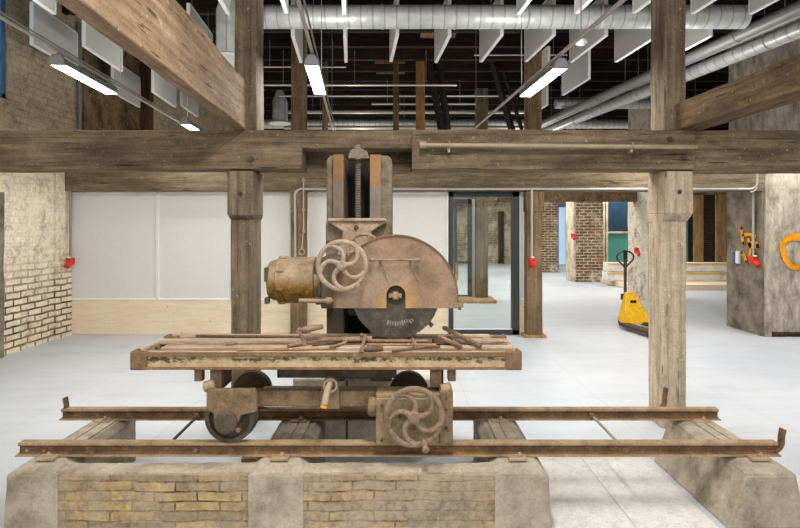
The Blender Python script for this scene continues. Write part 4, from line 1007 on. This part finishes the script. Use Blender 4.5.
# ---------------------------------------------------------------- lamps on tracks
LZ, ROT = 3.03, math.radians(4.4)
def lamp_proto():
    r = thing('strip_lamp', '', 'lamp', (0, 0, 0), 'strip lamps')
    L = 1.05; m = MB()
    m.prism([(-.063, .003), (.063, .003), (.058, .035), (.032, .075), (-.032, .075), (-.058, .035)], -L / 2, L / 2); 
    b_ = m.build('housing', 'lamp_body', r, bevel=.006)
    MB().box(-.058, .058, -L / 2 + .015, L / 2 - .015, -.004, .004).build('diffuser', 'lamp', r)
    for y in (-L / 2 + .0, L / 2 - .02): m = MB(); m.prism([(-.066, -.004), (.066, -.004), (.06, .045), (.035, .09), (-.035, .09), (-.06, .045)], y - .01, y + .03); m.build('end_cap', 'lamp_body', r, bevel=.01)
    m = MB()
    for y in (-L / 2 + .06, L / 2 - .06): m.box(-.02, .02, y - .03, y + .03, .075, .11)
    m.build('hanger', 'lamp_body', r, bevel=.004)
    return r
lp = lamp_proto(); first = True
def area(p, pw, sx=.12, sy=1.0, rz=0.0):
    l = bpy.data.lights.new('lamp_or_fill_light', 'AREA'); l.shape = 'RECTANGLE'; l.size = sx; l.size_y = sy; l.energy = pw; l.color = (1.0, .985, .955)
    o = bpy.data.objects.new('lamp_or_fill_light', l); COL.objects.link(o); o.location = p; o.rotation_euler = (0, 0, rz); return o
LAMPS = [(-3.04, 5.18, 'lit strip lamp at upper left by the brick wall'), (-.815, 5.19, 'lit strip lamp at top centre left of the saw column'), (1.40, 5.28, 'lit strip lamp at upper right beside the right post'),
         (-3.0, 7.85, 'farther strip lamp at left just above the big beam')]
for x, y, lab in LAMPS:
    o = lp if first else copy_tree(lp); first = False
    o.location = (x, y, LZ); o.rotation_euler.z = ROT; o['label'] = lab
    area((x, y, LZ - .012), 34, rz=ROT)
for X0, lab in ((-3.04, 'left grey lighting track carrying the upper left lamp'), (-.815, 'centre grey lighting track carrying the middle lamp'), (1.40, 'right grey lighting track carrying the upper right lamp')):
    sl = -math.tan(ROT); f = lambda y: (X0 + sl * (y - 5.2), y, LZ + .125)
    m = MB(); m.tube([f(.8), f(8.6)], .016, 8); r = thing('lighting_track', lab, 'track', f(5.2), 'lighting tracks'); m.build('tube', 'conduit', r)
    m = MB(); g = lambda y: (X0 + sl * (y - 5.2) + .035, y, LZ + .14); m.tube([g(.8), g(8.6)], .008, 6); m.build('cable', 'grey_duct', r)
    m = MB()
    for y in (3.2, 5.9, 8.2): q = f(y); m.cyl(q, (q[0], q[1], CT), .004, n=6)
    m.build('suspension_wire', 'grey_duct', r)
# further lamps along the same tracks and in the next bays, plus added upward fill (only their light reaches the picture)
for x in (-3.2, 3.0): area((x, 1.5, LZ + .25), 26, rz=ROT)
area((.15, 2.0, 3.35), 62, .16, 1.0, ROT)
for x, y in ((-3.04, 5.18), (-.815, 5.19), (1.4, 5.28), (-3, 7.85), (-.9, 9.5), (1.3, 9.5), (3.6, 7), (-1, 13), (3, 13)):
    u = area((x, y, LZ + .16), 11, rz=ROT); u.rotation_euler = (PI, 0, ROT)  # added upward fill to brighten the ceiling; the lamp housings are closed
for x in (-3.0, -.8, 1.4): area((x, -.6, LZ), 34, rz=ROT)
for x in (-3.1, -.9, 1.2, 3.6): area((x, 10.0, LZ + .2), 34, rz=ROT)
for x in (3.55, 5.9): 
    for y in (5.2, 7.2): area((x, y, LZ), 30, rz=ROT)
for x in (-2, 1, 4, 7): 
    for y in (13.2, 16.5, 20.5): area((x, y, LZ + .2), 60, .3, 1.4)

# smoke detector
p = at(581, 42, 5.0)
r = thing('smoke_detector', 'white round smoke detector hanging beside the right lighting track', 'detector', p)
MB().lathe(p, (0, 0, 1), [(-.03, .02), (-.028, .035), (-.012, .04), (-.01, .058), (.012, .06), (.022, .045), (.03, .02)], 24).build('body', 'white', r)
MB().cyl(p + Vector((0, 0, .03)), (p.x, p.y, CT), .006, n=8).build('drop_wire', 'grey_duct', r)

# ---------------------------------------------------------------- acoustic baffles
def baffle_proto():
    r = thing('acoustic_baffle', '', 'baffle', (0, 0, 0), 'white ceiling baffles')
    MB().box(-.02, .02, .003, 1.057, .003, .517).build('felt_panel', 'pale', r)
    m = MB(); m.box(-.022, .022, 0, 1.06, -.004, .012); m.box(-.022, .022, -.004, .01, 0, .52); m.box(-.022, .022, 1.05, 1.064, 0, .52); m.box(-.022, .022, 0, 1.06, .51, .524)
    m.build('edge_frame', 'baffle_edge', r, bevel=.003)
    m = MB()
    for y in (.15, .9): m.cyl((0, y, .52), (0, y, .78), .003, n=5)
    m.build('hanger_wire', 'grey_duct', r); return r
bp = baffle_proto(); first = True
BZ_ = 3.95
names = {1: 'row before the cross duct', 2: 'row just behind the cross duct', 3: 'third row back', 4: 'fourth row back'}
ordn = ['first', 'second', 'third', 'fourth', 'fifth', 'sixth', 'seventh', 'eighth', 'ninth', 'tenth', 'eleventh', 'twelfth', 'thirteenth', 'fourteenth']
rows = {1: (4.80, [-4, -3, -2, -1, 0, 1, 4, 5, 6, 7, 8]), 2: (6.50, list(range(-5, 10))), 3: (8.40, [-5, -4, -3, -2, 6, 7]), 4: (10.2, [-4, -3, -2, 7])}
for row, (ynear, ks) in rows.items():
    for i, k in enumerate(ks):
        xf = (301 + 45 * k - 400) * 7.55 / F; x = xf + (7.55 - ynear) * .09
        if row == 2 and k == 9: continue
        if x < WL + .1: continue
        o = bp if first else copy_tree(bp); first = False
        o.location = (x, ynear, BZ_ + random.uniform(-.012, .012)); o.rotation_euler.z = math.radians(5.1)
        if k <= -2 and row in (2, 3): o.location.z -= .12 if row == 2 else .2; o.location.x += 0 if row == 2 else .13
        o['label'] = f'white acoustic baffle, {ordn[i]} from left in the {names[row]}'

# ---------------------------------------------------------------- ducts
def duct(name, label, p0, p1, rr, mat, n=24, collars=0, cat='duct'):
    p0, p1 = Vector(p0), Vector(p1); r = thing(name, label, cat, (p0 + p1) / 2)
    MB().cyl(p0, p1, rr, n=n).build('tube', mat, r)
    if collars:
        d_ = (p1 - p0)
        for i in range(1, collars + 1): c = p0 + d_ * i / (collars + 1); MB().torus(c, d_, rr + .001, .01, n, 6).build('collar', mat, r)
    m = MB(); d_ = p1 - p0
    for q in (.15, .5, .85): c = p0 + d_ * q; m.cyl((c.x, c.y, c.z + rr), (c.x, c.y, CT), .005, n=6)
    m.build('suspension_rod', 'grey_duct', r); return r
zd = 1.6 + 211 * 6.22 / F
du = duct('spiral_duct', 'big galvanised spiral duct running across behind the first baffles', (-1.9, 6.22, zd), ((745 - 400) * 6.22 / F, 6.22, zd), .133, 'galv', 28, 6)
MB().cyl((-1.9, 6.35, zd + .12), (4.1, 6.35, zd + .12), .05, n=12).build('side_pipe', 'grey_duct', du)
duct('spiral_duct', 'bright spiral duct climbing in view to the upper right', (4.83, 5.0, 3.9), (3.45, 12.8, 3.9), .1, 'galv_y', 24, 4)
duct('service_pipe', 'thick grey pipe above the bright spiral duct at upper right', (4.42, 5.0, 3.97), (3.1, 12.8, 3.97), .075, 'grey_duct', 20, 4, 'pipe')
duct('cable_tray', 'dark narrow tray between the two right ducts', (4.66, 5.0, 3.99), (3.3, 12.8, 3.99), .03, 'grey_duct', 4, 0, 'tray')
duct('spiral_duct', 'distant cross duct low above the beam behind the studs', (-4.2, 13.6, 1.6 + 104 * 13.6 / F), (6.8, 13.6, 1.6 + 104 * 13.6 / F), .12, 'galv', 20, 5)
duct('spiral_duct', 'distant cross duct at right seen under the bright duct', (3.2, 11.0, 4.16), (6.6, 11.0, 4.16), .1, 'galv', 20, 3)
for k, (py, dd, x0, x1, rr, lab) in enumerate(((85, 9.4, -2.6, 1.0, .02, 'thin pale pipe across the dark roof, second from top'), (67, 8.9, -2.4, -.9, .012, 'thin short conduit high in the dark roof at left'), (96, 10.6, -2.4, 2.2, .018, 'thin pale pipe across the roof, middle one'),
                                         (104, 11.3, -.6, 1.6, .022, 'thin pale pipe over the orange stud'), (112, 12.4, -2.9, 2.9, .045, 'thicker grey pipe across low in the dark roof'), (127.5, 12.9, -2.8, 3.0, .05, 'lowest thick pale pipe just above the big beam'), (55, 8.6, 1.2, 2.7, .012, 'thin conduit right of the dark braces'))):
    z = 1.6 + (228 - py) * dd / F; duct('service_pipe', lab, (x0, dd, z), (x1, dd, z), rr, 'conduit', 12, 0, 'pipe')
def drop(p, rr, label):
    r = thing('duct_outlet', label, 'duct', p, 'duct outlets')
    MB().lathe(p, (0, 0, 1), [(0, rr), (.5, rr), (.75, rr * .45), (1.0, rr * .45)] if p.z + 1 < CEIL else [(0, rr), (.45, rr), (.7, rr * .45)], 24).build('duct_tube', 'galv', r)
    MB().lathe(p, (0, 0, 1), [(-.05, rr * .5), (-.045, rr * 1.35), (-.03, rr * 1.4), (0.0, rr)], 28).build('diffuser_dish', 'white', r)
drop(Vector(((231 - 400) * 6.0 / F, 6.0, 1.6 + 172 * 6.0 / F)), .16, 'galvanised duct drop with white dish beside the upper left post')
drop(Vector(((280 - 400) * 12 / F, 12.0, 1.6 + 106 * 12 / F)), .17, 'distant galvanised duct drop right of the left post')
o = MB().rbox(-3.0, -2.9, 10.9, 11.05, 3.4, 4.9, .004).build('timber_stud', 'stud', loc=(-2.95, 11, 3.4)); bpy.data.objects.remove(o)

# left vertical pipe above the beam
duct('service_pipe', 'dark vertical pipe on the left brick wall above the beam', (WL + .05, 8.15, 2.5), (WL + .05, 8.15, CT), .03, 'grey_duct', 10, 0, 'pipe')

# ---------------------------------------------------------------- world and view
wd = bpy.data.worlds.new('world'); sc.world = wd; wd.use_nodes = True
wd.node_tree.nodes['Background'].inputs[0].default_value = (1.0, .985, .96, 1); wd.node_tree.nodes['Background'].inputs[1].default_value = .66
sc.view_settings.view_transform = 'Standard'; sc.view_settings.look = 'None'; sc.view_settings.gamma = 1; sc.view_settings.exposure = .27
sc.view_settings.use_curve_mapping = False
